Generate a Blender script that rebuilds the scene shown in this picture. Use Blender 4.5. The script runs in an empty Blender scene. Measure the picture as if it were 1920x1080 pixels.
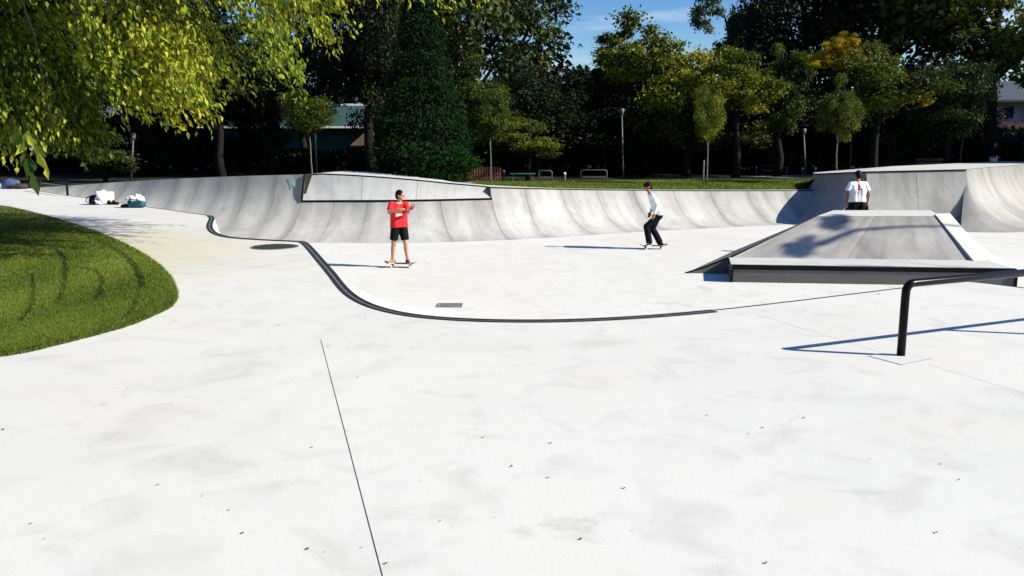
import bpy, bmesh, math, random
import numpy as np
from mathutils import Vector, Matrix, geometry
from mathutils.bvhtree import BVHTree

S = bpy.context.scene
COL = S.collection
R = math.radians
rng = np.random.default_rng(7)
random.seed(7)

# ------------------------------------------------------------------ camera
CAM_Z, FPX, HORIZON = 1.6, 1600.0, 270.0
PITCH = math.atan(HORIZON / FPX)
cam = bpy.data.cameras.new('camera')
cam.sensor_width = 36.0
cam.lens = 36.0 * FPX / 1920.0
cam.clip_start, cam.clip_end = 0.05, 3000
camo = bpy.data.objects.new('camera', cam)
COL.objects.link(camo)
camo.location = (0, 0, CAM_Z)
camo.rotation_euler = (math.pi / 2 - PITCH, 0, 0)
S.camera = camo

# ------------------------------------------------------------------ sky and sun
SUN_EL = R(33)
SX, SY = 0.972, -0.236
SUN_DIR = Vector((SX * math.cos(SUN_EL), SY * math.cos(SUN_EL), math.sin(SUN_EL))).normalized()
W = bpy.data.worlds.new('World')
S.world = W
W.use_nodes = True
nt = W.node_tree
nt.nodes.clear()
n_out = nt.nodes.new('ShaderNodeOutputWorld')
n_bg = nt.nodes.new('ShaderNodeBackground')
n_bg.inputs['Strength'].default_value = 0.07
n_sky = nt.nodes.new('ShaderNodeTexSky')
n_sky.sky_type = 'NISHITA'
n_sky.sun_disc = False
n_sky.sun_elevation = SUN_EL
n_sky.sun_rotation = math.atan2(SX, SY)
n_sky.altitude = 300
n_sky.air_density = 1.0
n_sky.dust_density = 0.4
n_sky.ozone_density = 2.5
n_hs = nt.nodes.new('ShaderNodeHueSaturation')
n_hs.inputs['Saturation'].default_value = 1.45
n_hs.inputs['Value'].default_value = 1.05
n_hs.inputs['Hue'].default_value = 0.512
n_tc = nt.nodes.new('ShaderNodeTexCoord')
n_mp = nt.nodes.new('ShaderNodeMapping')
n_mp.inputs['Scale'].default_value = (1.6, 1.6, 9.0)
n_mp.inputs['Location'].default_value = (0.35, 0.0, 0.4)
n_nz = nt.nodes.new('ShaderNodeTexNoise')
n_nz.inputs['Scale'].default_value = 2.6
n_nz.inputs['Detail'].default_value = 7
n_nz.inputs['Roughness'].default_value = 0.55
n_cr = nt.nodes.new('ShaderNodeValToRGB')
n_cr.color_ramp.elements[0].position = 0.54
n_cr.color_ramp.elements[1].position = 0.80
n_mx = nt.nodes.new('ShaderNodeMix')
n_mx.data_type = 'RGBA'
n_mx.inputs['B'].default_value = (6.0, 6.8, 8.0, 1)
L = nt.links.new
L(n_tc.outputs['Generated'], n_mp.inputs['Vector'])
L(n_mp.outputs['Vector'], n_nz.inputs['Vector'])
L(n_nz.outputs['Fac'], n_cr.inputs['Fac'])
L(n_sky.outputs['Color'], n_hs.inputs['Color'])
L(n_hs.outputs['Color'], n_mx.inputs['A'])
L(n_cr.outputs['Color'], n_mx.inputs['Factor'])
L(n_mx.outputs['Result'], n_bg.inputs['Color'])
L(n_bg.outputs['Background'], n_out.inputs['Surface'])

sun = bpy.data.lights.new('sun', 'SUN')
sun.energy = 5.0
sun.angle = R(0.53)
sun.color = (1.0, 0.945, 0.80)
suno = bpy.data.objects.new('sun', sun)
COL.objects.link(suno)
suno.rotation_euler = (-SUN_DIR).to_track_quat('-Z', 'Y').to_euler()
suno.location = SUN_DIR * 60

S.view_settings.view_transform = 'Standard'
S.view_settings.look = 'None'
S.view_settings.gamma = 1
S.view_settings.use_curve_mapping = False
S.view_settings.exposure = 0.91
S.render.engine = 'CYCLES'
S.cycles.max_bounces = 5
S.cycles.diffuse_bounces = 1
S.cycles.transparent_max_bounces = 4
S.cycles.caustics_reflective = False
S.cycles.caustics_refractive = False

# ------------------------------------------------------------------ helpers
CP, SP = math.cos(PITCH), math.sin(PITCH)


def ray(u, v):
    a, b = (u - 960) / FPX, (540 - v) / FPX
    return Vector((a, CP + b * SP, -SP + b * CP))


def at(u, v, z=0.0):
    d = ray(u, v)
    t = (z - CAM_Z) / d.z
    return Vector((d.x * t, d.y * t, z))


def atd(u, v, y):
    d = ray(u, v)
    t = y / d.y
    return Vector((d.x * t, y, CAM_Z + d.z * t))


def proj(P):
    P = np.asarray(P, float)
    x, y, z = P[:, 0], P[:, 1], P[:, 2] - CAM_Z
    f = y * CP - z * SP
    u = y * SP + z * CP
    f = np.where(f < 0.05, 0.05, f)
    return 960 + FPX * x / f, 540 - FPX * u / f


def nodes(name):
    m = bpy.data.materials.new(name)
    m.use_nodes = True
    t = m.node_tree
    return m, t, t.nodes['Principled BSDF'], t.nodes['Material Output']


def plain(name, col, rough=0.6, metal=0.0, vary=0.12, scale=8.0, bump=0.0):
    m, t, b, o = nodes(name)
    b.inputs['Specular IOR Level'].default_value = 0.12 if max(col) < 0.03 else 0.25
    b.inputs['Roughness'].default_value = rough
    b.inputs['Metallic'].default_value = metal
    tc = t.nodes.new('ShaderNodeTexCoord')
    nz = t.nodes.new('ShaderNodeTexNoise')
    nz.inputs['Scale'].default_value = scale
    nz.inputs['Detail'].default_value = 5
    cr = t.nodes.new('ShaderNodeValToRGB')
    c = np.array(col)
    lo, hi = np.clip(c * (1 - vary), 0, 1), np.clip(c * (1 + vary), 0, 1)
    cr.color_ramp.elements[0].position = 0.3
    cr.color_ramp.elements[1].position = 0.7
    cr.color_ramp.elements[0].color = (*lo, 1)
    cr.color_ramp.elements[1].color = (*hi, 1)
    t.links.new(tc.outputs['Object'], nz.inputs['Vector'])
    t.links.new(nz.outputs['Fac'], cr.inputs['Fac'])
    t.links.new(cr.outputs['Color'], b.inputs['Base Color'])
    if bump:
        bp = t.nodes.new('ShaderNodeBump')
        bp.inputs['Strength'].default_value = bump
        bp.inputs['Distance'].default_value = 0.02
        t.links.new(nz.outputs['Fac'], bp.inputs['Height'])
        t.links.new(bp.outputs['Normal'], b.inputs['Normal'])
    return m


def ramp_node(t, stops):
    cr = t.nodes.new('ShaderNodeValToRGB')
    el = cr.color_ramp.elements
    while len(el) < len(stops):
        el.new(0.5)
    for e, (p, c) in zip(el, stops):
        e.position = p
        e.color = (*c, 1)
    return cr


def concrete(name, base, coord='Object', streak=0.0, tint=None, seed=0.0, patch=0.12, wear=False):
    """Trowelled concrete: broad tonal patches, mottling, fine grain, dark specks, optional runs of dirt down the slope (UV)."""
    m, t, b, o = nodes(name)
    N = t.nodes.new
    lk = t.links.new
    b.inputs['Roughness'].default_value = 0.72
    b.inputs['Specular IOR Level'].default_value = 0.3
    tc = N('ShaderNodeTexCoord')
    mp = N('ShaderNodeMapping')
    mp.inputs['Location'].default_value = (seed, seed * 0.7, 0)
    lk(tc.outputs['Object'], mp.inputs['Vector'])

    def noise(scale, detail=6, rough=0.55, vec=None, dist=0.0):
        z = N('ShaderNodeTexNoise')
        z.inputs['Scale'].default_value = scale
        z.inputs['Detail'].default_value = detail
        z.inputs['Roughness'].default_value = rough
        z.inputs['Distortion'].default_value = dist
        lk((vec or mp).outputs[0], z.inputs['Vector'])
        return z
    base = np.array(base)
    big = noise(0.35, 6, 0.62, dist=0.6)
    c1 = ramp_node(t, [(0.3, base * (1 - patch)), (0.5, base), (0.72, np.clip(base * (1 + patch * 0.6), 0, 0.85))])
    lk(big.outputs['Fac'], c1.inputs['Fac'])
    mid = noise(2.2, 8, 0.65, dist=0.8)
    c2 = ramp_node(t, [(0.28, (0.79, 0.785, 0.775)), (0.50, (1, 1, 1)), (0.75, (1.0, 0.985, 0.965))])
    lk(mid.outputs['Fac'], c2.inputs['Fac'])
    m1 = N('ShaderNodeMix'); m1.data_type = 'RGBA'; m1.blend_type = 'MULTIPLY'
    m1.inputs['Factor'].default_value = 0.75
    lk(c1.outputs['Color'], m1.inputs['A']); lk(c2.outputs['Color'], m1.inputs['B'])
    fine = noise(45, 4, 0.7)
    c3 = ramp_node(t, [(0.25, (0.8, 0.8, 0.8)), (0.55, (1, 1, 1))])
    lk(fine.outputs['Fac'], c3.inputs['Fac'])
    m2 = N('ShaderNodeMix'); m2.data_type = 'RGBA'; m2.blend_type = 'MULTIPLY'
    m2.inputs['Factor'].default_value = 0.35
    lk(m1.outputs['Result'], m2.inputs['A']); lk(c3.outputs['Color'], m2.inputs['B'])
    last = m2
    if streak:
        mu = N('ShaderNodeMapping')
        mu.inputs['Scale'].default_value = (1.5, 0.22, 1)
        mu.inputs['Location'].default_value = (seed, 0, 0)
        lk(tc.outputs['UV'], mu.inputs['Vector'])
        st = noise(1.0, 7, 0.62, vec=mu, dist=0.35)
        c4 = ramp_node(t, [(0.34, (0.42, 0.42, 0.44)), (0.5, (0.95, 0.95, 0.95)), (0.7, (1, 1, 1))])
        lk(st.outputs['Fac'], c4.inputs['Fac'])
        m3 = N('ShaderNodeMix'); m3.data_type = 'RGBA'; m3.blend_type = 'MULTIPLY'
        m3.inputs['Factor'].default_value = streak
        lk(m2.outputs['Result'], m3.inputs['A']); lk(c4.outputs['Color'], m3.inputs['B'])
        # blotches where forms were stripped
        mb = N('ShaderNodeMapping')
        mb.inputs['Scale'].default_value = (0.55, 0.5, 1)
        lk(tc.outputs['UV'], mb.inputs['Vector'])
        sb = noise(1.3, 8, 0.7, vec=mb, dist=1.2)
        c5 = ramp_node(t, [(0.36, (0.62, 0.62, 0.63)), (0.52, (1, 1, 1))])
        lk(sb.outputs['Fac'], c5.inputs['Fac'])
        m4 = N('ShaderNodeMix'); m4.data_type = 'RGBA'; m4.blend_type = 'MULTIPLY'
        m4.inputs['Factor'].default_value = streak * 0.8
        lk(m3.outputs['Result'], m4.inputs['A']); lk(c5.outputs['Color'], m4.inputs['B'])
        last = m4
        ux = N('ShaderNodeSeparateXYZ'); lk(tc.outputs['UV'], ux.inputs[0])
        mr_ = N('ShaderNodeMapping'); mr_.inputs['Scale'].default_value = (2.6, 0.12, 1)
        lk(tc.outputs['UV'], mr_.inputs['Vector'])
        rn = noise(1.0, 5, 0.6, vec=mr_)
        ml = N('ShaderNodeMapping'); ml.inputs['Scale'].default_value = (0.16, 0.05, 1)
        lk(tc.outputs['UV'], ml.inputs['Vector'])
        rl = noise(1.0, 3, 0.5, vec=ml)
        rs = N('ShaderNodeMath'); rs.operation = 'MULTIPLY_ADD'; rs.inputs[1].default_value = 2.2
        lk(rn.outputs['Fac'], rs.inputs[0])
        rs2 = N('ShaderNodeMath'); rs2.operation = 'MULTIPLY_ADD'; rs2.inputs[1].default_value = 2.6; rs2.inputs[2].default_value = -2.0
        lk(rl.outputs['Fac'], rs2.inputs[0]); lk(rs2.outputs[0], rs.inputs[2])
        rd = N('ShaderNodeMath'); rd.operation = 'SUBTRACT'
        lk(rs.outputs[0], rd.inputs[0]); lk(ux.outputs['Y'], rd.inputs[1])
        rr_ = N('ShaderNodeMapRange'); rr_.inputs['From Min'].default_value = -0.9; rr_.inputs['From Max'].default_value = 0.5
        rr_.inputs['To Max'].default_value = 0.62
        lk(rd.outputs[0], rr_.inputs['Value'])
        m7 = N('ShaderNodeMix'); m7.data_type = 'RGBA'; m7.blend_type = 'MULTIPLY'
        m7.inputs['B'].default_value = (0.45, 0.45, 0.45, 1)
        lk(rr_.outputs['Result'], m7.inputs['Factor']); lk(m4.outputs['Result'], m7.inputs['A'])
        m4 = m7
        sm_ = N('ShaderNodeAttribute'); sm_.attribute_name = 'seam'
        sw = noise(1.6, 6, 0.65, vec=mb, dist=0.5)
        sd = N('ShaderNodeMath'); sd.operation = 'MULTIPLY_ADD'
        lk(sw.outputs['Fac'], sd.inputs[0]); sd.inputs[1].default_value = -0.55
        lk(sm_.outputs['Fac'], sd.inputs[2])
        sr = N('ShaderNodeMapRange')
        sr.inputs['From Min'].default_value = -0.30; sr.inputs['From Max'].default_value = 0.06
        sr.inputs['To Min'].default_value = 0.42; sr.inputs['To Max'].default_value = 0.0
        lk(sd.outputs[0], sr.inputs['Value'])
        m6 = N('ShaderNodeMix'); m6.data_type = 'RGBA'; m6.blend_type = 'MULTIPLY'
        m6.inputs['B'].default_value = (0.42, 0.41, 0.40, 1)
        lk(sr.outputs['Result'], m6.inputs['Factor']); lk(m4.outputs['Result'], m6.inputs['A'])
        last = m6
    if tint is not None:   # pollen and soil washed onto the slab round the lawn
        ctr, rad, col = tint
        vs = N('ShaderNodeVectorMath'); vs.operation = 'DISTANCE'
        vs.inputs[1].default_value = ctr
        lk(tc.outputs['Object'], vs.inputs[0])
        add = N('ShaderNodeMath'); add.operation = 'MULTIPLY_ADD'
        ns = noise(0.9, 6, 0.65)
        lk(ns.outputs['Fac'], add.inputs[0]); add.inputs[1].default_value = 3.4
        lk(vs.outputs['Value'], add.inputs[2])
        mr = N('ShaderNodeMapRange')
        mr.inputs['From Min'].default_value = rad + 0.6
        mr.inputs['From Max'].default_value = rad + 2.9
        mr.inputs['To Min'].default_value = 0.75
        mr.inputs['To Max'].default_value = 0.0
        lk(add.outputs[0], mr.inputs['Value'])
        m5 = N('ShaderNodeMix'); m5.data_type = 'RGBA'; m5.blend_type = 'MULTIPLY'
        m5.inputs['B'].default_value = (*col, 1)
        lk(mr.outputs['Result'], m5.inputs['Factor']); lk(last.outputs['Result'], m5.inputs['A'])
        last = m5
    if wear:
        def mul(fac_socket, col, amount):
            nonlocal last
            q = N('ShaderNodeMix'); q.data_type = 'RGBA'; q.blend_type = 'MULTIPLY'
            q.inputs['B'].default_value = (*col, 1)
            f_ = N('ShaderNodeMath'); f_.operation = 'MULTIPLY'; f_.inputs[1].default_value = amount
            lk(fac_socket, f_.inputs[0]); lk(f_.outputs[0], q.inputs['Factor']); lk(last.outputs['Result'], q.inputs['A'])
            last = q
        wv = noise(0.8, 5, 0.6)
        va = N('ShaderNodeVectorMath'); va.operation = 'MULTIPLY_ADD'
        va.inputs[1].default_value = (1.4, 1.4, 0)
        lk(wv.outputs['Color'], va.inputs[0]); lk(mp.outputs[0], va.inputs[2])
        vo = N('ShaderNodeTexVoronoi'); vo.feature = 'DISTANCE_TO_EDGE'; vo.inputs['Scale'].default_value = 0.33
        lk(va.outputs[0], vo.inputs['Vector'])
        cm_ = N('ShaderNodeMapRange'); cm_.inputs['From Min'].default_value = 0.0; cm_.inputs['From Max'].default_value = 0.0035
        cm_.inputs['To Min'].default_value = 1; cm_.inputs['To Max'].default_value = 0
        lk(vo.outputs['Distance'], cm_.inputs['Value'])
        pm_ = ramp_node(t, [(0.52, (0, 0, 0)), (0.62, (1, 1, 1))])
        pn_ = noise(0.22, 3, 0.5); lk(pn_.outputs['Fac'], pm_.inputs['Fac'])
        cc_ = N('ShaderNodeMath'); cc_.operation = 'MULTIPLY'
        lk(cm_.outputs['Result'], cc_.inputs[0]); lk(pm_.outputs['Color'], cc_.inputs[1])
        mul(cc_.outputs[0], (0.55, 0.52, 0.48), 0.55)
        for rot_, sc_, thr, amt in ((0.5, (0.35, 5.5, 1), 0.66, 0.30), (-0.9, (0.5, 7.0, 1), 0.68, 0.26), (1.3, (0.9, 2.6, 1), 0.70, 0.22)):
            ms = N('ShaderNodeMapping'); ms.inputs['Rotation'].default_value = (0, 0, rot_); ms.inputs['Scale'].default_value = sc_
            lk(tc.outputs['Object'], ms.inputs['Vector'])
            sn = noise(1.1, 6, 0.6, vec=ms, dist=0.4)
            sr_ = ramp_node(t, [(thr, (0, 0, 0)), (thr + 0.12, (1, 1, 1))]); lk(sn.outputs['Fac'], sr_.inputs['Fac'])
            mul(sr_.outputs['Color'], (0.62, 0.62, 0.63), amt * 1.6)
        sp_ = noise(9.0, 3, 0.6)
        sq = ramp_node(t, [(0.70, (0, 0, 0)), (0.76, (1, 1, 1))]); lk(sp_.outputs['Fac'], sq.inputs['Fac'])
        mul(sq.outputs['Color'], (0.66, 0.62, 0.55), 0.5)
        for px_, r_s in ((at(985, 1000), .16), (at(1075, 985), .22), (at(1110, 1010), .12)):      # dusty shoe prints
            ds = N('ShaderNodeVectorMath'); ds.operation = 'DISTANCE'; ds.inputs[1].default_value = px_
            lk(tc.outputs['Object'], ds.inputs[0])
            dn = noise(9, 5, 0.65)
            da = N('ShaderNodeMath'); da.operation = 'MULTIPLY_ADD'
            lk(dn.outputs['Fac'], da.inputs[0]); da.inputs[1].default_value = 0.5; lk(ds.outputs['Value'], da.inputs[2])
            dr = N('ShaderNodeMapRange'); dr.inputs['From Min'].default_value = r_s; dr.inputs['From Max'].default_value = r_s + 0.16
            dr.inputs['To Min'].default_value = 1; dr.inputs['To Max'].default_value = 0
            lk(da.outputs[0], dr.inputs['Value'])
            mul(dr.outputs['Result'], (0.70, 0.69, 0.67), 0.8)
        wm = noise(0.5, 4, 0.6)
        wr_ = ramp_node(t, [(0.55, (0, 0, 0)), (0.72, (1, 1, 1))]); lk(wm.outputs['Fac'], wr_.inputs['Fac'])
        mul(wr_.outputs['Color'], (1.0, 0.965, 0.93), 0.9)
    lk(last.outputs['Result'], b.inputs['Base Color'])
    bp = N('ShaderNodeBump')
    bp.inputs['Strength'].default_value = 0.10
    bp.inputs['Distance'].default_value = 0.02
    lk(mid.outputs['Fac'], bp.inputs['Height'])
    lk(bp.outputs['Normal'], b.inputs['Normal'])
    return m


def leaf_mat(name, stops, trans=0.3, rough=0.55):
    m, t, b, o = nodes(name)
    N = t.nodes.new
    at_ = N('ShaderNodeAttribute')
    at_.attribute_name = 'tone'
    cr = ramp_node(t, stops)
    oi = N('ShaderNodeObjectInfo')
    ad = N('ShaderNodeMath'); ad.operation = 'MULTIPLY_ADD'
    t.links.new(oi.outputs['Random'], ad.inputs[0])
    ad.inputs[1].default_value = 0.16
    sb = N('ShaderNodeMath'); sb.operation = 'SUBTRACT'
    t.links.new(at_.outputs['Fac'], sb.inputs[0]); sb.inputs[1].default_value = 0.08
    t.links.new(sb.outputs[0], ad.inputs[2])
    t.links.new(ad.outputs[0], cr.inputs['Fac'])
    t.links.new(cr.outputs['Color'], b.inputs['Base Color'])
    b.inputs['Roughness'].default_value = rough
    b.inputs['Specular IOR Level'].default_value = 0.12
    tr = N('ShaderNodeBsdfTranslucent')
    t.links.new(cr.outputs['Color'], tr.inputs['Color'])
    mx = N('ShaderNodeMixShader')
    mx.inputs[0].default_value = trans
    t.links.new(b.outputs[0], mx.inputs[1])
    t.links.new(tr.outputs[0], mx.inputs[2])
    t.links.new(mx.outputs[0], o.inputs['Surface'])
    return m


class MB:
    """collects simple solids; link() makes them ONE mesh object"""

    def __init__(s):
        s.v, s.f = [], []

    def add(s, vs, fs):
        k = len(s.v)
        s.v += [tuple(p) for p in vs]
        s.f += [tuple(i + k for i in f) for f in fs]

    def box(s, c, d, rot=None, bev=0.0):
        x, y, z = d[0] / 2, d[1] / 2, d[2] / 2
        c = Vector(c)
        if bev:
            b = min(bev, x * .9, y * .9, z * .9)
            bm = bmesh.new()
            bmesh.ops.create_cube(bm, size=1)
            for w in bm.verts:
                w.co = Vector((w.co.x * 2 * x, w.co.y * 2 * y, w.co.z * 2 * z))
            bmesh.ops.bevel(bm, geom=bm.edges[:], offset=b, segments=2, affect='EDGES', profile=0.5)
            bm.verts.index_update()
            vs = [w.co.copy() for w in bm.verts]
            fs = [[w.index for w in f.verts] for f in bm.faces]
            bm.free()
        else:
            vs = [Vector((i, j, k)) for i in (-x, x) for j in (-y, y) for k in (-z, z)]
            fs = [(0, 1, 3, 2), (4, 6, 7, 5), (0, 4, 5, 1), (2, 3, 7, 6), (0, 2, 6, 4), (1, 5, 7, 3)]
        if rot is not None:
            vs = [rot @ p for p in vs]
        s.add([p + c for p in vs], fs)

    def poly(s, pts, z0=None):
        s.add(pts, [tuple(range(len(pts)))])

    def prism(s, pts, h):
        """closed polygon pts (top) extruded down by h (Vector or depth)"""
        d = Vector(h) if hasattr(h, '__len__') else Vector((0, 0, -h))
        n = len(pts)
        top = [Vector(p) for p in pts]
        s.add(top + [p + d for p in top],
              [tuple(range(n)), tuple(reversed(range(n, 2 * n)))] + [(i, i + n, (i + 1) % n + n, (i + 1) % n) for i in range(n)])

    def tube(s, pts, rad, n=8, cap=True):
        pts = [Vector(p) for p in pts]
        if not hasattr(rad, '__len__'):
            rad = [rad] * len(pts)
        t0 = (pts[1] - pts[0]).normalized()
        ref = Vector((0, 0, 1)) if abs(t0.z) < 0.9 else Vector((1, 0, 0))
        a = t0.cross(ref).normalized()
        rings = []
        for i, p in enumerate(pts):
            if i == 0:
                t = pts[1] - pts[0]
            elif i == len(pts) - 1:
                t = pts[-1] - pts[-2]
            else:
                t = (pts[i + 1] - p).normalized() + (p - pts[i - 1]).normalized()
            t = t.normalized()
            a = (a - t * a.dot(t)).normalized()
            b = t.cross(a)
            rings.append([p + (a * math.cos(2 * math.pi * k / n) + b * math.sin(2 * math.pi * k / n)) * rad[i] for k in range(n)])
        vs = [q for r_ in rings for q in r_]
        fs = []
        for i in range(len(pts) - 1):
            for k in range(n):
                k2 = (k + 1) % n
                fs.append((i * n + k, i * n + k2, (i + 1) * n + k2, (i + 1) * n + k))
        if cap:
            fs.append(tuple(reversed(range(n))))
            fs.append(tuple(range((len(pts) - 1) * n, len(pts) * n)))
        s.add(vs, fs)

    def ball(s, c, r, n=10, m=7):
        if not hasattr(r, '__len__'):
            r = (r, r, r)
        c = Vector(c)
        vs = [c + Vector((0, 0, r[2]))]
        for i in range(1, m):
            th = math.pi * i / m
            for k in range(n):
                ph = 2 * math.pi * k / n
                vs.append(c + Vector((r[0] * math.sin(th) * math.cos(ph), r[1] * math.sin(th) * math.sin(ph), r[2] * math.cos(th))))
        vs.append(c - Vector((0, 0, r[2])))
        fs = [(0, 1 + k, 1 + (k + 1) % n) for k in range(n)]
        for i in range(m - 2):
            for k in range(n):
                a, b = 1 + i * n + k, 1 + i * n + (k + 1) % n
                fs.append((a, a + n, b + n, b))
        e = len(vs) - 1
        fs += [(e, 1 + (m - 2) * n + (k + 1) % n, 1 + (m - 2) * n + k) for k in range(n)]
        s.add(vs, fs)

    def cone(s, p1, r1, p2, r2, n=12, caps=True):
        """tapered limb with ball ends"""
        s.tube([p1, p2], [r1, r2], n)
        if caps:
            s.ball(p1, r1, n, 7)
            s.ball(p2, r2, n, 7)

    def mesh(s, name):
        m = bpy.data.meshes.new(name)
        m.from_pydata([tuple(p) for p in s.v], [], s.f)
        m.update()
        return m

    def link(s, name, mat, parent=None, smooth=False, recalc=True):
        m = s.mesh(name)
        if recalc:
            bm = bmesh.new(); bm.from_mesh(m)
            bmesh.ops.recalc_face_normals(bm, faces=bm.faces[:])
            bm.to_mesh(m); bm.free()
        return link_mesh(name, m, mat, parent, smooth)


def link_mesh(name, m, mat, parent=None, smooth=False):
    o = bpy.data.objects.new(name, m)
    if mat is not None:
        m.materials.append(mat)
    COL.objects.link(o)
    if parent is not None:
        o.parent = parent
    if smooth:
        m.polygons.foreach_set('use_smooth', [True] * len(m.polygons))
    return o


def tag(o, label=None, cat=None, group=None, kind=None):
    if label: o['label'] = label
    if cat: o['category'] = cat
    if group: o['group'] = group
    if kind: o['kind'] = kind
    return o


def thing(name, label, cat, loc=(0, 0, 0), rz=0.0, group=None):
    o = bpy.data.objects.new(name, None)
    o.empty_display_size = 0.2
    COL.objects.link(o)
    o.location = loc
    o.rotation_euler = (0, 0, rz)
    return tag(o, label, cat, group)


def copy_tree(o, parent=None):
    c = o.copy()
    COL.objects.link(c)
    c.parent = parent
    for ch in list(o.children):
        copy_tree(ch, c)
    return c


def grid(name, P, mat, parent=None, uv=None, smooth=True, skirt=0.0, seam=None):
    """P[i][j] points; optional uv[i][j]; skirt folds the rim back so that the sheet has an edge"""
    ni, nj = len(P), len(P[0])
    vs = [tuple(P[i][j]) for i in range(ni) for j in range(nj)]
    fs = [(i * nj + j, (i + 1) * nj + j, (i + 1) * nj + j + 1, i * nj + j + 1) for i in range(ni - 1) for j in range(nj - 1)]
    uvs = [tuple(uv[i][j]) for i in range(ni) for j in range(nj)] if uv else None
    nface = len(fs)
    if skirt:
        m0 = bpy.data.meshes.new('tmp'); m0.from_pydata(vs, [], fs); m0.update()
        nor = [Vector(q.normal) for q in m0.vertices]
        if sum(q.z for q in nor) < 0:
            nor = [-q for q in nor]
        bpy.data.meshes.remove(m0)
        rim = [(0, j) for j in range(nj)] + [(i, nj - 1) for i in range(1, ni)] + [(ni - 1, j) for j in range(nj - 2, -1, -1)] + [(i, 0) for i in range(ni - 2, 0, -1)]
        idx = [i * nj + j for i, j in rim]
        k0 = len(vs)
        n = len(idx)
        for q in idx:
            vs.append(vs[q])
            if uvs: uvs.append(uvs[q])
        for q in idx:
            vs.append(tuple(Vector(vs[q]) - nor[q] * skirt))
            if uvs: uvs.append(uvs[q])
        fs += [(k0 + k, k0 + (k + 1) % n, k0 + n + (k + 1) % n, k0 + n + k) for k in range(n)]
    m = bpy.data.meshes.new(name)
    m.from_pydata(vs, [], fs)
    if uvs:
        ul = m.uv_layers.new(name='UVMap')
        for lp in m.loops:
            ul.data[lp.index].uv = uvs[lp.vertex_index]
    if seam:                                                 # metres to the nearest joint, for the dirt that gathers there
        sa = m.attributes.new('seam', 'FLOAT', 'POINT')
        for i in range(ni):
            for j in range(nj):
                sa.data[i * nj + j].value = seam[i]
        for q in range(ni * nj, len(vs)):
            sa.data[q].value = 0.0
    m.update()
    o = link_mesh(name, m, mat, parent)
    if smooth:
        m.polygons.foreach_set('use_smooth', [k < nface for k in range(len(m.polygons))])
    return o


# ------------------------------------------------------------------ materials
ZF = -1.3                                            # floor of the bowl
LAWN_C = Vector((-8.6, 12.2, 0))
M = {}
M['deck'] = concrete('trowelled_concrete', (0.55, 0.545, 0.53), tint=((-9.6, 11.6, 0), 5.0, (0.90, 0.85, 0.62)), patch=0.075, wear=True)
M['floor'] = concrete('bowl_concrete', (0.57, 0.565, 0.55), seed=5.0, patch=0.06, wear=True)
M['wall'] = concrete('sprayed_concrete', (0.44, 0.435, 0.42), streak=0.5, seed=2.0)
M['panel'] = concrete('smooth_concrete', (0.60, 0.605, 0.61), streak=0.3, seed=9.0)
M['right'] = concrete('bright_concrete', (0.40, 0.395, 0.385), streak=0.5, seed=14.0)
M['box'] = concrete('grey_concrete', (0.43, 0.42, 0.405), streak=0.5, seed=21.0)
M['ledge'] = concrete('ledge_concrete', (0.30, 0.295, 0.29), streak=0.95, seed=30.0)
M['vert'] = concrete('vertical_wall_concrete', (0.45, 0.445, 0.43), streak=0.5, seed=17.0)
M['pale'] = concrete('pale_concrete', (0.49, 0.485, 0.47), seed=33.0, patch=0.06)
M['pad'] = concrete('patch_concrete', (0.52, 0.53, 0.535), seed=36.0, patch=0.06)
M['black_steel'] = plain('black_steel', (0.004, 0.004, 0.005), 0.24, 0.0, 0.3, 30)
M['black_steel'].node_tree.nodes['Principled BSDF'].inputs['Specular IOR Level'].default_value = 0.10
M['edge_steel'] = plain('worn_edge_steel', (0.028, 0.029, 0.032), 0.5, 0.2, 0.4, 14)
M['mid_steel'] = plain('grey_edge_steel', (0.16, 0.16, 0.165), 0.5, 0.2, 0.3, 14)
M['iron'] = plain('cast_iron', (0.05, 0.05, 0.052), 0.6, 0.3, 0.3, 20)
M['galv'] = plain('galvanised_steel', (0.10, 0.10, 0.105), 0.55, 0.2, 0.15, 20)
M['joint'] = plain('joint_filler', (0.30, 0.29, 0.23), 0.9)
M['core'] = plain('shadow_gap_concrete', (0.14, 0.14, 0.14), 0.9)
M['soil'] = plain('dark_soil', (0.045, 0.034, 0.022), 0.95, 0, 0.4, 6, 0.4)
M['litter'] = plain('forest_floor', (0.016, 0.016, 0.009), 0.95, 0, 0.5, 1.5, 0.4)
M['asphalt'] = plain('path_asphalt', (0.19, 0.19, 0.185), 0.9, 0, 0.15, 5)
M['bark'] = plain('dark_bark', (0.013, 0.011, 0.009), 0.95, 0, 0.4, 12, 0.6)
M['pale_bark'] = plain('pale_bark', (0.13, 0.12, 0.10), 0.85, 0, 0.35, 10, 0.4)
M['skin'] = plain('skin', (0.42, 0.22, 0.14), 0.55, 0, 0.06, 20)
M['skin_tan'] = plain('tanned_skin', (0.33, 0.16, 0.10), 0.55, 0, 0.06, 20)
M['hair'] = plain('black_hair', (0.004, 0.003, 0.003), 0.6, 0, 0.3, 60)
M['eye'] = plain('eye', (0.02, 0.015, 0.012), 0.2)
M['red_cloth'] = plain('red_jersey', (0.62, 0.012, 0.022), 0.7, 0, 0.10, 14)
M['white_cloth'] = plain('white_cotton', (0.78, 0.78, 0.80), 0.8, 0, 0.04, 14)
M['grey_white'] = plain('white_long_sleeve', (0.80, 0.80, 0.82), 0.8, 0, 0.05, 14)
M['black_cloth'] = plain('black_cloth', (0.004, 0.004, 0.005), 0.8, 0, 0.25, 14)
M['navy_cloth'] = plain('navy_cloth', (0.004, 0.005, 0.011), 0.85, 0, 0.25, 14)
M['white_print'] = plain('white_print', (0.8, 0.8, 0.8), 0.7)
M['red_print'] = plain('dark_red_print', (0.26, 0.02, 0.035), 0.7)
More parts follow.
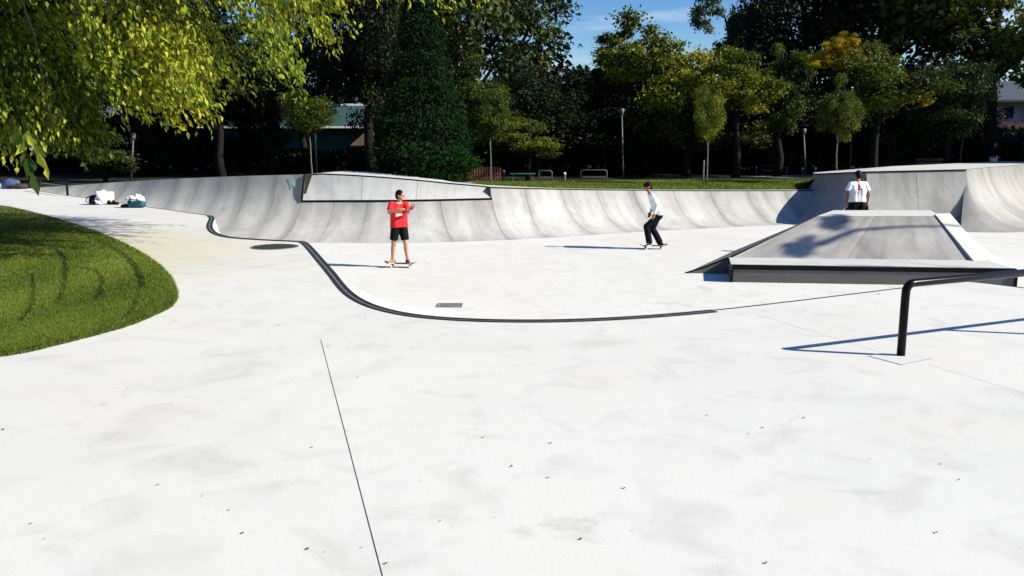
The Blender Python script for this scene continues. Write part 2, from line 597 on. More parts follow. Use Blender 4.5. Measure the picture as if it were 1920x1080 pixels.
M['pink_print'] = plain('pale_red_print', (0.62, 0.30, 0.33), 0.7)
M['shoe_brown'] = plain('red_brown_shoe', (0.24, 0.065, 0.04), 0.6)
M['shoe_tan'] = plain('tan_shoe', (0.30, 0.15, 0.09), 0.6)
M['shoe_black'] = plain('black_shoe', (0.02, 0.02, 0.022), 0.5)
M['sole'] = plain('white_sole', (0.6, 0.58, 0.55), 0.6)
M['grip'] = plain('grip_tape', (0.03, 0.03, 0.032), 0.95, 0, 0.3, 80)
M['maple'] = plain('board_wood', (0.45, 0.30, 0.16), 0.5, 0, 0.15, 12)
M['wheel'] = plain('white_urethane', (0.68, 0.66, 0.60), 0.4)
M['teal_paint'] = plain('teal_spray_paint', (0.20, 0.36, 0.31), 0.8, 0, 0.35, 14)
M['blue_bag'] = plain('blue_nylon', (0.012, 0.075, 0.14), 0.6, 0, 0.2, 10)
M['navy_bag'] = plain('slate_blue_nylon', (0.045, 0.08, 0.17), 0.6, 0, 0.2, 10)
M['brown_bag'] = plain('dark_brown_canvas', (0.06, 0.03, 0.025), 0.8)
M['white_wall'] = plain('white_render', (0.62, 0.58, 0.56), 0.85, 0, 0.05, 1.0)
M['cream_wall'] = plain('cream_render', (0.58, 0.45, 0.30), 0.85, 0, 0.25, 1.5)
M['green_wall'] = plain('teal_sheet_metal', (0.018, 0.11, 0.09), 0.7, 0, 0.1, 0.7)
M['blue_roof'] = plain('blue_grey_roof', (0.022, 0.058, 0.064), 0.8, 0, 0.12, 0.8)
M['grey_roof'] = plain('slate_roof', (0.05, 0.062, 0.085), 0.7, 0, 0.12, 0.8)
M['tile_roof'] = plain('terracotta_roof', (0.17, 0.12, 0.085), 0.8, 0, 0.3, 2.0)
M['brick'] = plain('red_brick', (0.16, 0.07, 0.055), 0.85, 0, 0.2, 3)
M['glass'] = plain('window_glass', (0.02, 0.03, 0.04), 0.08)
M['trim'] = plain('white_trim', (0.7, 0.7, 0.7), 0.6)
M['red_fence'] = plain('red_brown_wood', (0.20, 0.075, 0.05), 0.85, 0, 0.4, 6)
M['green_bench'] = plain('green_painted_wood', (0.03, 0.13, 0.09), 0.6)

# grass: blade hue drifts between fresh and yellowish green, tracks of the mower pressed darker
gm, gt, gb, go = nodes('lawn_grass')
_a = gt.nodes.new('ShaderNodeAttribute'); _a.attribute_name = 'tone'
_c = ramp_node(gt, [(0.0, (0.012, 0.030, 0.004)), (0.35, (0.080, 0.132, 0.013)), (0.7, (0.160, 0.205, 0.020)), (1.0, (0.28, 0.30, 0.06))])
gt.links.new(_a.outputs['Fac'], _c.inputs['Fac'])
gt.links.new(_c.outputs['Color'], gb.inputs['Base Color'])
gb.inputs['Roughness'].default_value = 0.6
gb.inputs['Specular IOR Level'].default_value = 0.2
_t = gt.nodes.new('ShaderNodeBsdfTranslucent'); gt.links.new(_c.outputs['Color'], _t.inputs['Color'])
_m = gt.nodes.new('ShaderNodeMixShader'); _m.inputs[0].default_value = 0.3
gt.links.new(gb.outputs[0], _m.inputs[1]); gt.links.new(_t.outputs[0], _m.inputs[2]); gt.links.new(_m.outputs[0], go.inputs['Surface'])
M['grass'] = gm
M['turf'] = plain('turf', (0.05, 0.095, 0.014), 0.9, 0, 0.5, 3.0, 0.5)

YG = [(0.0, (0.012, 0.032, 0.005)), (0.34, (0.060, 0.105, 0.012)), (0.6, (0.27, 0.33, 0.03)), (0.85, (0.47, 0.46, 0.045)), (1.0, (0.56, 0.42, 0.03))]
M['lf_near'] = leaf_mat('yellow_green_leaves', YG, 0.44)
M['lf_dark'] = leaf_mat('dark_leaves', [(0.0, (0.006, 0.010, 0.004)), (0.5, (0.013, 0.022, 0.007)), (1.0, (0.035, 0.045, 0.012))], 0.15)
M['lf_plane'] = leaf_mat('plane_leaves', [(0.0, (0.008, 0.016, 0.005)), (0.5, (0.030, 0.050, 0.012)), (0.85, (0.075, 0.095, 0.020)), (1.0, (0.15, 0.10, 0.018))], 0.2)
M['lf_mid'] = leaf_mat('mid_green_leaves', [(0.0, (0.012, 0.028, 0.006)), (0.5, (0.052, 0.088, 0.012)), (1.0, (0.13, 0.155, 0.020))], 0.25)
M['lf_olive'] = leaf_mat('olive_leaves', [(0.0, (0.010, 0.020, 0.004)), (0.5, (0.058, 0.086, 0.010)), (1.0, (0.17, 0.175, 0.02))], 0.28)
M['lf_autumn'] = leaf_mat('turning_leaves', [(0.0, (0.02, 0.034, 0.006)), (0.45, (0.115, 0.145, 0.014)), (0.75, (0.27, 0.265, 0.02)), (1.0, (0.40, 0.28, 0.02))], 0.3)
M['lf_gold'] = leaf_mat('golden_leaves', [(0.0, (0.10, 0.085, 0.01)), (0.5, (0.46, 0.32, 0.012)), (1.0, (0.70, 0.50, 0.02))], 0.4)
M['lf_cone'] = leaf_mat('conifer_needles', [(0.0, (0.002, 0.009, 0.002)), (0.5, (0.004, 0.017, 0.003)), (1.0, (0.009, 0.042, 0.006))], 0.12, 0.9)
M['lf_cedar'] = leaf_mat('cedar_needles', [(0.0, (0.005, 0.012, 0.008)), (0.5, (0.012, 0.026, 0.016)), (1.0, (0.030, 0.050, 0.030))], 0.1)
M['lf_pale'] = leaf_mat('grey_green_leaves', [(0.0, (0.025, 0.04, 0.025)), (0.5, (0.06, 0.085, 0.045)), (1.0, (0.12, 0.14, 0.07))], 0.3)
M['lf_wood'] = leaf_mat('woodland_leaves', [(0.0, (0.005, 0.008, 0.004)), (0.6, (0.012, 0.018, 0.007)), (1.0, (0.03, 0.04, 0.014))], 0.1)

# ------------------------------------------------------------------ skatepark: deck, floor, edges
EDGE_PX = [(60, 353.5), (80, 360), (160, 371), (240, 383), (320, 394), (380, 402.5), (398, 405), (402, 409), (398, 418), (397, 427), (404, 436), (418, 442),
           (440, 446), (500, 450), (560, 452.5), (573, 453.5), (585, 464), (605, 487), (630, 515), (648, 538), (664, 553), (682, 564), (702, 573),
           (732, 582), (772, 590), (822, 595.5), (880, 599), (950, 601), (1030, 601), (1100, 599), (1180, 595), (1250, 590), (1340, 582), (1500, 563.5),
           (1682, 541), (1800, 527.5), (1832, 529), (1905, 538), (1990, 549)]
EDGE = [at(u, v) for u, v in EDGE_PX] + [Vector((9.0, 7.6, 0)), Vector((14, 8.4, 0)), Vector((31.5, 11, 0))]


def smooth_line(P, n=1):
    for _ in range(n):
        Q = [P[0]]
        for a, b in zip(P, P[1:]):
            Q += [a.lerp(b, 0.25), a.lerp(b, 0.75)]
        P = Q + [P[-1]]
    return P


EDGE = smooth_line(EDGE, 2)


def offset_line(P, d):
    out = []
    for i, p in enumerate(P):
        t = (P[min(i + 1, len(P) - 1)] - P[max(i - 1, 0)]).normalized()
        out.append(p + Vector((-t.y, t.x, 0)) * d)          # left of travel = towards the bowl
    return out


def slit(a, b, w):
    t = (b - a).normalized()
    n = Vector((-t.y, t.x, 0)) * w / 2
    return [a + n, b + n, b - n, a - n]


j1 = (at(601, 636), at(735, 1150))
j2 = (at(1415, 588), at(1648, 660))
j3 = (at(1742, 684), at(2250, 835))
slits = [slit(*j1, 0.0065), slit(*j2, 0.005), slit(*j3, 0.005)]
outer = EDGE + [Vector((31.5, -12, 0)), Vector((-34, -12, 0)), Vector((-34, 33, 0))]
loops = [outer] + slits
tris = geometry.tessellate_polygon(loops)
flat = [p for l_ in loops for p in l_]
dm = bpy.data.meshes.new('skatepark_deck')
vs = [tuple(p) for p in flat]
fs = [tuple(t) for t in tris]
k = len(outer)
for sl in slits:                                             # saw cuts have walls and a dark bottom
    b0 = len(vs)
    vs += [(p.x, p.y, -0.008) for p in sl]
    fs += [(k + i, k + (i + 1) % 4, b0 + (i + 1) % 4, b0 + i) for i in range(4)]
    k += 4
dm.from_pydata(vs, [], fs)
bm = bmesh.new(); bm.from_mesh(dm)
for f in bm.faces:
    f.normal_update()
    if abs(f.normal.z) > 0.5 and f.normal.z < 0:
        f.normal_flip()
bm.to_mesh(dm); bm.free()
deck = tag(link_mesh('skatepark_deck', dm, M['deck']), kind='structure')
jm = MB()
for sl in slits:
    jm.poly([Vector((p.x, p.y, -0.006)) for p in sl])
jm.link('joint', M['joint'], deck, recalc=False)

# steel edging along the drop: two dark bars and a grey one, 4 mm proud
i0 = min(range(len(EDGE)), key=lambda i: (EDGE[i] - at(396, 404.5)).length)
i1 = min(range(len(EDGE)), key=lambda i: (EDGE[i] - at(1340, 582)).length)


def strip(P, a, b, z, th=0.012):
    A, B = offset_line(P, a), offset_line(P, b)
    mb = MB()
    n = len(P)
    V = [p + Vector((0, 0, z)) for p in A] + [p + Vector((0, 0, z)) for p in B] + [p + Vector((0, 0, z - th)) for p in A] + [p + Vector((0, 0, z - th)) for p in B]
    F = []
    for i in range(n - 1):
        F += [(i, i + 1, n + i + 1, n + i), (i, 2 * n + i, 2 * n + i + 1, i + 1), (n + i, n + i + 1, 3 * n + i + 1, 3 * n + i)]
    mb.add(V, F)
    return mb


SE = EDGE[i0:i1 + 1]
strip(SE, -0.10, -0.062, 0.007).link('steel_edge', M['edge_steel'], deck)
strip(SE, -0.0615, -0.031, 0.004).link('steel_edge', M['mid_steel'], deck)
strip(SE, -0.030, 0.012, 0.009, 0.05).link('steel_edge', M['edge_steel'], deck)
strip(EDGE[:i0 + 1], -0.030, 0.006, 0.005, 0.05).link('steel_edge', M['edge_steel'], deck)
strip(EDGE[i1:], -0.018, 0.006, 0.005, 0.05).link('steel_edge', M['edge_steel'], deck)

# the floor of the bowl, one sheet
fl = MB()
fl.poly([Vector((-22, 4, ZF)), Vector((36, 4, ZF)), Vector((36, 42, ZF)), Vector((-22, 42, ZF))])
floor = tag(fl.link('bowl_floor', M['floor'], recalc=False), kind='structure')

# bank from the deck edge down to the floor
bank_rows = []
RB = 2.9
thm = math.acos(1 - 1.3 / RB)
iA = min(range(len(EDGE)), key=lambda i: (EDGE[i] - at(573, 453.5)).length)


def bank_part(P, run_scale=1.0):
    rows, uv = [], []
    nseg = 9
    for kx in range(nseg + 1):
        th = thm * (1 - kx / nseg)
        off = RB * (math.sin(thm) - math.sin(th)) * run_scale
        z = ZF + RB * (1 - math.cos(th))
        row = offset_line(P, off + 0.0125)
        for _ in range(2):                                   # relax so the inner corner does not fold over
            row = [row[0]] + [(row[i - 1] + row[i] * 2 + row[i + 1]) / 4 for i in range(1, len(row) - 1)] + [row[-1]]
        rows.append([Vector((p.x, p.y, z - 0.001 if kx < nseg else z - 0.004)) for p in row])
        uv.append([(i * 0.3, off) for i in range(len(row))])
    return rows, uv


rw, uv = bank_part(EDGE[iA:])
tag(grid('deck_bank', rw, M['floor'], None, uv), kind='structure')
rw, uv = bank_part(EDGE[:iA + 1], 0.35)
tag(grid('channel_bank', rw, M['floor'], None, uv), kind='structure')

# ------------------------------------------------------------------ quarter pipes
RW = 2.4


def interp(samples, u):
    for a, b in zip(samples, samples[1:]):
        if u <= b[0] or b is samples[-1]:
            t = (u - a[0]) / (b[0] - a[0])
            return [a[i] + (b[i] - a[i]) * t for i in range(1, len(a))]


def wall_points(samples, us):
    """top edge points with floor height, at the given pixel columns"""
    out = []
    for u in us:
        v, d, zf = interp(samples, u)
        p = atd(u, v, d)
        out.append((p, zf))
    return out


def tangent_normals(P, toward):
    N = []
    for i in range(len(P)):
        t = P[min(i + 1, len(P) - 1)] - P[max(i - 1, 0)]
        t.z = 0
        t.normalize()
        n = Vector((t.y, -t.x, 0))
        if n.dot(toward - P[i]) < 0:
            n = -n
        N.append(n)
    return N


def qp_grid(top, nor, zf, rad=RW, nseg=12, back=0.0):
    """rows along the wall x columns down the profile"""
    rows, uv = [], []
    s = 0.0
    for i, (p, n, z0) in enumerate(zip(top, nor, zf)):
        if i:
            s += (top[i] - top[i - 1]).length
        h = max(p.z - z0, 0.02)
        thx = math.acos(max(1 - h / rad, -0.1))
        row, ru = [], []
        for k in range(nseg + 1):
            th = thx * (1 - k / nseg)
            off = rad * (math.sin(thx) - math.sin(th))
            q = Vector((p.x, p.y, z0 + rad * (1 - math.cos(th)))) + n * off
            if back:
                q += Vector((-n.x * math.sin(th), -n.y * math.sin(th), -math.cos(th))) * back
            row.append(q)
            ru.append((s, rad * (thx - th)))
        rows.append(row)
        uv.append(ru)
    return rows, uv


def qp_points(samples, seams, toward, sub=5):
    us = []
    for a, b in zip(seams, seams[1:]):
        us += [a + (b - a) * t / sub for t in range(sub)]
    us.append(seams[-1])
    W_ = wall_points(samples, us)
    top = [w[0] for w in W_]
    zf = [w[1] for w in W_]
    for _ in range(3):
        top = [top[0]] + [(top[i - 1] + top[i] * 2 + top[i + 1]) / 4 for i in range(1, len(top) - 1)] + [top[-1]]
    return top, tangent_normals(top, toward), zf


def foot_of(p, n, z0, rad=RW):
    th = math.acos(max(1 - (p.z - z0) / rad, -.1))
    return Vector((p.x, p.y, z0)) + n * rad * math.sin(th)


def join_ends(topA, norA, zA, topB, norB, k=7):
    """the two runs share foot line and facing where they meet"""
    n = (norA[-1] + norB[0]).normalized()
    for q in range(k):
        w = 1 - q / k
        norB[q] = (norB[q] * (1 - w) + n * w).normalized()
        norA[-1 - q] = (norA[-1 - q] * (1 - w) + n * w).normalized()
    f = foot_of(topA[-1], n, zA[-1])
    d = f - foot_of(topB[0], n, ZF)
    d.z = 0
    for q in range(k):
        topB[q] = topB[q] + d * (1 - q / k)


def qp_build(parent, top, nor, zf, npan, mat, sub=5, gap=0.012):
    for k in range(npan):
        a, b = k * sub, (k + 1) * sub
        tp = [p.copy() for p in top[a:b + 1]]
        d0 = (tp[1] - tp[0]).normalized()
        d1 = (tp[-1] - tp[-2]).normalized()
        tp[0] += d0 * gap / 2
        tp[-1] -= d1 * gap / 2
        rows, uv = qp_grid(tp, nor[a:b + 1], zf[a:b + 1])
        s0 = sum((top[i + 1] - top[i]).length for i in range(a))
        uv = [[(x + s0, y) for x, y in r_] for r_ in uv]
        grid('panel', rows, mat, parent, uv, skirt=0.05, seam=[min((p - tp[0]).length, (p - tp[-1]).length) for p in tp])
    rows, uv = qp_grid(top, nor, zf, back=0.035)
    grid('core', rows, M['core'], parent, uv)


CAMV = Vector((0, 0, 0))
SEC1 = [(60, 352, 31.6, -0.03), (130, 348, 30.6, -0.25), (230, 341, 29.8, -0.65), (330, 335, 28.8, -1.05), (450, 330, 28.1, ZF), (572, 327, 27.65, ZF)]
SEC2 = [(572, 377, 27.45, ZF), (640, 377, 27.3, ZF), (700, 377, 27.2, ZF), (760, 376.5, 27.2, ZF), (820, 375.5, 27.4, ZF), (922, 373, 28.0, ZF)]
SEC3 = [(922, 350, 28.5, ZF), (1000, 353, 28.9, ZF), (1100, 355, 30, ZF), (1200, 356, 31, ZF), (1300, 357, 32, ZF), (1400, 357, 32.8, ZF), (1470, 357, 33.3, ZF), (1545, 356, 33.9, ZF)]
qp = thing('quarter_pipe', 'long curved grey concrete quarter pipe with seams at the back of the bowl', 'skate ramp', (0, 27, ZF))


def to_local(o):
    """parts are built in world space; keep them there under an Empty that stands at the thing's base"""
    bpy.context.view_layer.update()
    inv = o.matrix_world.inverted()
    for c in o.children:
        if c.get('_loc'):
            continue
        c.matrix_parent_inverse = inv
        c['_loc'] = 1


SM1 = [60, 130, 190, 238, 288, 332, 372, 412, 462, 518, 572]
SM2 = [572, 628, 690, 752, 822, 922]
SM3 = [922, 985, 1050, 1118, 1186, 1262, 1330, 1402, 1470, 1545]
t1, n1, z1 = qp_points(SEC1, SM1, CAMV)
t2, n2, z2 = qp_points(SEC2, SM2, CAMV)
t3, n3, z3 = qp_points(SEC3, SM3, CAMV)
join_ends(t1, n1, z1, t2, n2)
join_ends(t2, n2, z2, t3, n3)
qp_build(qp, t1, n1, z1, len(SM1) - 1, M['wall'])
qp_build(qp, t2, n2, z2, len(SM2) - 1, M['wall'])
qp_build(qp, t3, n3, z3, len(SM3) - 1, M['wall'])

# sloping upper panel over the middle section, framed in black steel
pb = [p + Vector((0, 0, 0.0)) for p in t2]
us2 = list(proj([tuple(p) for p in pb])[0])
TOPV = [(572, 328, 28.55), (600, 325.5, 28.5), (660, 328, 28.35), (720, 332, 28.2), (780, 337, 28.15), (850, 344, 28.25), (930, 351, 28.6)]
pt = []
for i, u in enumerate(us2):
    a = interp(TOPV, min(u + 8 * i / len(us2), 929))
    pt.append(atd(u + 6 * i / len(us2), a[0], a[1]))
pseams = [0, 9, 17, len(t2) - 1]
for a, b in zip(pseams, pseams[1:]):
    rows, uv = [], []
    for i in range(a, b + 1):
        lo, hi = pb[i] - n2[i] * 0.02 + Vector((0, 0, 0.012)), pt[i]
        sh = 0.006 if i == a else (-0.006 if i == b else 0)
        rows.append([lo.lerp(hi, t) + Vector((sh, 0, 0)) for t in (1, .75, .5, .25, 0)])
        uv.append([(i * .25, t) for t in (0, .2, .4, .6, .8)])
    grid('upper_panel', rows, M['panel'], qp, uv, skirt=0.04)
# cheek between the tall wall and the leaning panel
ck = MB()
e1 = t1[-1]
ck.add([t1[-1], pt[0] + Vector((-.02, 0, 0)), pb[0] + Vector((-.02, 0, 0)), pb[0] + Vector((-.06, -.0, 0)), pt[0] + Vector((-.06, 0, 0))],
       [(0, 1, 2), (0, 2, 3), (0, 3, 4), (0, 4, 1)])
ck.link('cheek', M['panel'], qp)
st = MB()
st.tube([p + n * 0.012 + Vector((0, 0, 0.005)) for p, n in zip(t2, n2)], 0.035, 6)
st.link('steel_edge', M['black_steel'], qp)
st = MB()
st.tube([pb[0] + Vector((0, -.03, 0)), pb[0].lerp(t1[-1], .5) + Vector((0, -.04, 0)), t1[-1] + Vector((0, -.02, 0.01))], 0.035, 6)
st.link('steel_edge', M['black_steel'], qp)
st = MB()
st.tube([p + Vector((0, -.02, -0.02)) for p in pt[1:]], 0.028, 6)
st.link('coping', M['black_steel'], qp)
st = MB()
st.tube([p + n * 0.01 + Vector((0, 0, -0.012)) for p, n in zip(t3, n3)], 0.022, 6)
st.link('coping', M['black_steel'], qp)


def platform(top, nor, width, name, mat, parent, lift=0.012):
    A = [p + Vector((0, 0, lift)) for p in top]
    B = [p - n * w + Vector((0, 0, lift)) for p, n, w in zip(top, nor, width)]
    mb = MB()
    n = len(A)
    dn = Vector((0, 0, -0.25))
    mb.add(A + B + [p + dn for p in B], [(i, i + 1, n + i + 1, n + i) for i in range(n - 1)] + [(n + i, n + i + 1, 2 * n + i + 1, 2 * n + i) for i in range(n - 1)])
    return mb.link(name, mat, parent), B


npan = tangent_normals(pt, CAMV)
wid = [3.0 * min(1, (i + 0.4) / 2) * (1 - 0.55 * i / len(pt)) for i in range(len(pt))]
_, pb_back = platform(pt, npan, wid, 'platform', M['pale'], qp)
wid3 = [1.3 * (1 - min(1, i / 12)) + 0.35 for i in range(len(t3))]
_, b3 = platform(t3, n3, wid3, 'platform', M['pale'], qp, 0.010)
# small teal paint mark on the tall wall, cast onto its surface
rowsw, _u = qp_grid(t1, n1, z1)
wallm = MB()
nj_ = len(rowsw[0])
wallm.add([q for r_ in rowsw for q in r_], [(i * nj_ + j, (i + 1) * nj_ + j, (i + 1) * nj_ + j + 1, i * nj_ + j + 1) for i in range(len(rowsw) - 1) for j in range(nj_ - 1)])
bv = BVHTree.FromPolygons([tuple(q) for q in wallm.v], wallm.f)
pm = MB()
org = Vector((0, 0, CAM_Z))
for (du, dv, w, h) in ((548, 342, 8, 9), (553, 347, 6, 5), (543, 337, 5, 5), (549, 335, 4, 3), (546, 351, 3, 3)):
    ring_ = []
    for j in range(10):
        k_ = random.uniform(.6, 1.1)
        d = ray(du + w * k_ * math.cos(j * .628), dv + h * k_ * math.sin(j * .628)).normalized()
        hit = bv.ray_cast(org, d)
        if hit[0] is not None:
            ring_.append(hit[0] - d * .015)
    if len(ring_) > 4:
        pm.add(ring_, [tuple(range(len(ring_)))])
pm.link('paint_mark', M['teal_paint'], qp, recalc=False)
to_local(qp)

# raised corner ramp on the right: a wall facing left (A), one facing the camera (B), one facing right (C)
rq = thing('corner_ramp', 'tall pale concrete corner ramp with its left face in blue shade', 'skate ramp', (13, 30, ZF))
A0 = atd(1530, 326, 34.2)
A1 = atd(1624, 322, 30.6)
B1 = atd(1811, 318, 30.6)
C1 = atd(1920, 308.5, 38.0)
C2 = C1 + (C1 - B1) * 0.7
C2.z = C1.z


def line_pts(a, b, n):
    return [a.lerp(b, i / n) for i in range(n + 1)]


def wall_run(parent, top, toward, mat, seams, rad=RW, gap=0.012):
    nor = tangent_normals(top, toward)
    zf = [ZF] * len(top)
    for a, b in zip(seams, seams[1:]):
        tp = [p.copy() for p in top[a:b + 1]]
        tp[0] += (tp[1] - tp[0]).normalized() * gap / 2
        tp[-1] -= (tp[-1] - tp[-2]).normalized() * gap / 2
        rows, uv = qp_grid(tp, nor[a:b + 1], zf[a:b + 1], rad)
        s0 = (top[a] - top[0]).length
        uv = [[(x + s0, y) for x, y in r_] for r_ in uv]
        grid('panel', rows, mat, parent, uv, skirt=0.05)
    rows, uv = qp_grid(top, nor, zf, rad, back=0.035)
    grid('core', rows, M['core'], parent, uv)
    st = MB()
    st.tube([p + n * 0.01 + Vector((0, 0, -0.01)) for p, n in zip(top, nor)], 0.028, 6)
    st.link('coping', M['black_steel'], parent)
    return nor


TA = line_pts(A0, A1, 6)
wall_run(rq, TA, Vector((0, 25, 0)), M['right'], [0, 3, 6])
TB = line_pts(A1, B1, 8)
nB = [Vector((0, -1, 0))] * len(TB)
foot = [Vector((p.x, p.y - .62, ZF - .01)) for p in TB]
for a, b in ((0, 4), (4, 8)):
    rows, uv = [], []
    for i in range(a, b + 1):
        sh = Vector((.006 if i == a else (-.006 if i == b else 0), 0, 0))
        rows.append([TB[i].lerp(foot[i], t) + sh for t in (0, .25, .5, .75, 1)])
        uv.append([(i * .48, t * 2) for t in (0, .25, .5, .75, 1)])
    grid('panel', rows, M['vert'], rq, uv, skirt=.05)
cm = MB()
cm.add([TB[0] + Vector((0, .04, -.03)), TB[-1] + Vector((0, .04, -.03)), foot[-1] + Vector((0, .04, 0)), foot[0] + Vector((0, .04, 0))], [(0, 1, 2, 3)])
cm.link('core', M['core'], rq)
st = MB(); st.tube([p + Vector((0, -.02, -.01)) for p in TB], .028, 6); st.link('coping', M['black_steel'], rq)
dC = (C1 - B1); dC.z = 0; dC.normalize()
nC = Vector((dC.y, -dC.x, 0))
nF = Vector((-B1.x, -B1.y, 0)).normalized()
angF, angC = math.atan2(nF.y, nF.x), math.atan2(nC.y, nC.x)
fan = [Vector((math.cos(angF + (angC - angF) * i / 8), math.sin(angF + (angC - angF) * i / 8), 0)) for i in range(9)]
CP_ = [B1 + f * .01 for f in fan] + [B1.lerp(C2, t) for t in (.1, .2, .3, .4, .5, .6, .7, .8, .9, 1)]
CN_ = fan + [nC] * 10
for a, b in ((0, 8), (8, 10), (10, 12), (12, 14), (14, 16), (16, 18)):
    tp = [p.copy() for p in CP_[a:b + 1]]
    if a: tp[0] += dC * .006
    tp[-1] -= dC * (.006 if a else 0)
    rows, uv = qp_grid(tp, CN_[a:b + 1], [ZF] * len(tp))
    s0 = (CP_[a] - B1).length
    uv = [[(x + s0 + (i * .15 if a == 0 else 1.2), y) for x, y in r_] for i, r_ in enumerate(uv)]
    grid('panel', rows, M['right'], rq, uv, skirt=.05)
rows, uv = qp_grid(CP_, CN_, [ZF] * len(CP_), back=.035)
grid('core', rows, M['core'], rq, uv)
TC = [B1] + CP_[9:]
pl = MB()
top_poly = [A0, A1, B1] + TC[1:] + [C2 + Vector((-1.6, 1.6, 0)), B1 + Vector((-.8, 4.2, 0.0)), A0 + Vector((0.3, 1.2, 0.0))]
tt = geometry.tessellate_polygon([top_poly])
pl.add([p + Vector((0, 0, 0.012)) for p in top_poly], [tuple(t) for t in tt])
npl = len(top_poly)
pl.add([p + Vector((0, 0, 0.010)) for p in top_poly[-3:] + top_poly[:1]] + [Vector((p.x, p.y, -.6)) for p in top_poly[-3:] + top_poly[:1]], [(i, i + 1, i + 5, i + 4) for i in range(3)])
pl.link('platform', M['pale'], rq)
to_local(rq)

# ------------------------------------------------------------------ terrain
outline = [p.copy() for p in t1] + [p.copy() for p in pb_back[1:]] + [p.copy() for p in b3[2:-3]] + [A0 + Vector((0.3, 0.2, 0)), A0 + Vector((0.3, 1.2, 0)), B1 + Vector((-.8, 4.2, 0)), C2 + Vector((-1.6, 1.6, 0)), C2.copy(),
           Vector((33, 40, 0)), Vector((33, 12, 0)), Vector((33, -13, 0)), Vector((0, -13, 0)), Vector((-35, -13, 0)), Vector((-35, 10, 0)), Vector((-35, 33.5, 0))]
cen = Vector((0, 12, 0))


def ring(off, zmix, z1_=0.0, zadd=0.0):
    out = []
    for p in outline:
        d = Vector((p.x - cen.x, p.y - cen.y, 0))
        q = p + d.normalized() * off
        q.z = p.z * (1 - zmix) + z1_ * zmix + zadd
        out.append(q)
    return out


rings = [[Vector((p.x, p.y, -1.5)) for p in outline], ring(0.0, 0, 0, -0.006), ring(0.6, 0.1, 0, -0.01), ring(2.0, 0.55), ring(4.0, 1.0), ring(9, 1.0, 0), ring(25, 1, 0), ring(90, 1, 0), ring(400, 1, 0), ring(1500, 1, 0)]
gmb = MB()
n = len(outline)
V = [p for r_ in rings for p in r_]
F = []
for k in range(len(rings) - 1):
    for i in range(n):
        F.append((k * n + i, (k + 1) * n + i, (k + 1) * n + (i + 1) % n, k * n + (i + 1) % n))
gmb.add(V, F)
ground = tag(gmb.link('ground', M['litter'], smooth=True, recalc=True), kind='structure')

# strip of grass between the long wall and the path, then the path
def ribbon(lo, hi, z, name, mat):
    A = [at(u, v, z) for u, v in lo]
    B = [at(u, v, z) for u, v in hi]
    mb = MB()
    nn = len(A)
    mb.add(A + B, [(i, i + 1, nn + i + 1, nn + i) for i in range(nn - 1)])
    return tag(mb.link(name, mat, recalc=False), kind='structure')


verge_px_lo = [(860, 345), (940, 349), (1000, 350.5), (1100, 352.5), (1200, 353.5), (1300, 354.5), (1400, 354.5), (1520, 354)]
ribbon([(600, 344), (1180, 342.3), (1300, 340.8), (1400, 338), (1520, 334), (1700, 330)], [(600, 343), (1180, 338.0), (1300, 335.3), (1400, 331.5), (1520, 326.5), (1700, 320)], 0.014, 'path', M['asphalt'])
# verge follows the ground just behind the wall
vg = MB()
lo = [p + Vector((0, 0, 0.004)) for p in b3]
lo2 = []
rowsv = [lo]
for off, zm in ((0.6, .1), (2.0, .55), (4.0, 1.0), (6.6, 1.0)):
    row = []
    for p in b3:
        d = Vector((p.x - cen.x, p.y - cen.y, 0)).normalized()
        q = p + d * off
        q.z = p.z * (1 - zm) + 0.012
        row.append(q)
    rowsv.append(row)
grid_v = grid('verge', [list(c) for c in zip(*rowsv)], M['turf'], None)
tag(grid_v, kind='structure')
# a little wall of turf carries on left behind the platform
rowsl = []
for p in pb_back[1:]:
    d = Vector((p.x - cen.x, p.y - cen.y, 0)).normalized()
    rowsl.append([Vector((p.x, p.y, p.z + 0.004))] + [Vector((p.x, p.y, 0)) + d * o_ + Vector((0, 0, p.z * (1 - zm) + 0.012)) for o_, zm in ((0.6, .1), (2, .55), (4, 1), (9, 1))])
tag(grid('verge', rowsl, M['turf'], None), kind='structure')


def leaf_mesh(name, C, D, Nn, Ln, Wd, tone, fold=0.18):
    """C centre, D axis, Nn normal, arrays (N,3); folded rhombs"""
    C, D, Nn = (np.asarray(a, np.float32) for a in (C, D, Nn))
    D = D / np.linalg.norm(D, axis=1, keepdims=True)
    Sd = np.cross(D, Nn)
    ln = np.linalg.norm(Sd, axis=1, keepdims=True)
    Sd = Sd / np.where(ln < 1e-5, 1, ln)
    Nn = np.cross(Sd, D)
    Ln = np.broadcast_to(np.asarray(Ln, np.float32), (len(C),))[:, None]
    Wd = np.broadcast_to(np.asarray(Wd, np.float32), (len(C),))[:, None]
    a = C - D * Ln / 2
    b = C + Sd * Wd / 2 - D * Ln * .08 + Nn * Wd * fold
    c = C + D * Ln / 2 - Nn * Ln * .08
    d = C - Sd * Wd / 2 - D * Ln * .08 + Nn * Wd * fold
    V = np.stack([a, b, c, d], 1).reshape(-1, 3)
    k = np.arange(len(C), dtype=np.int32)[:, None] * 4
    T = np.concatenate([k + 0, k + 1, k + 2, k + 0, k + 2, k + 3], 1).reshape(-1)
    return tri_mesh(name, V, T, np.repeat(np.asarray(tone, np.float32), 4))


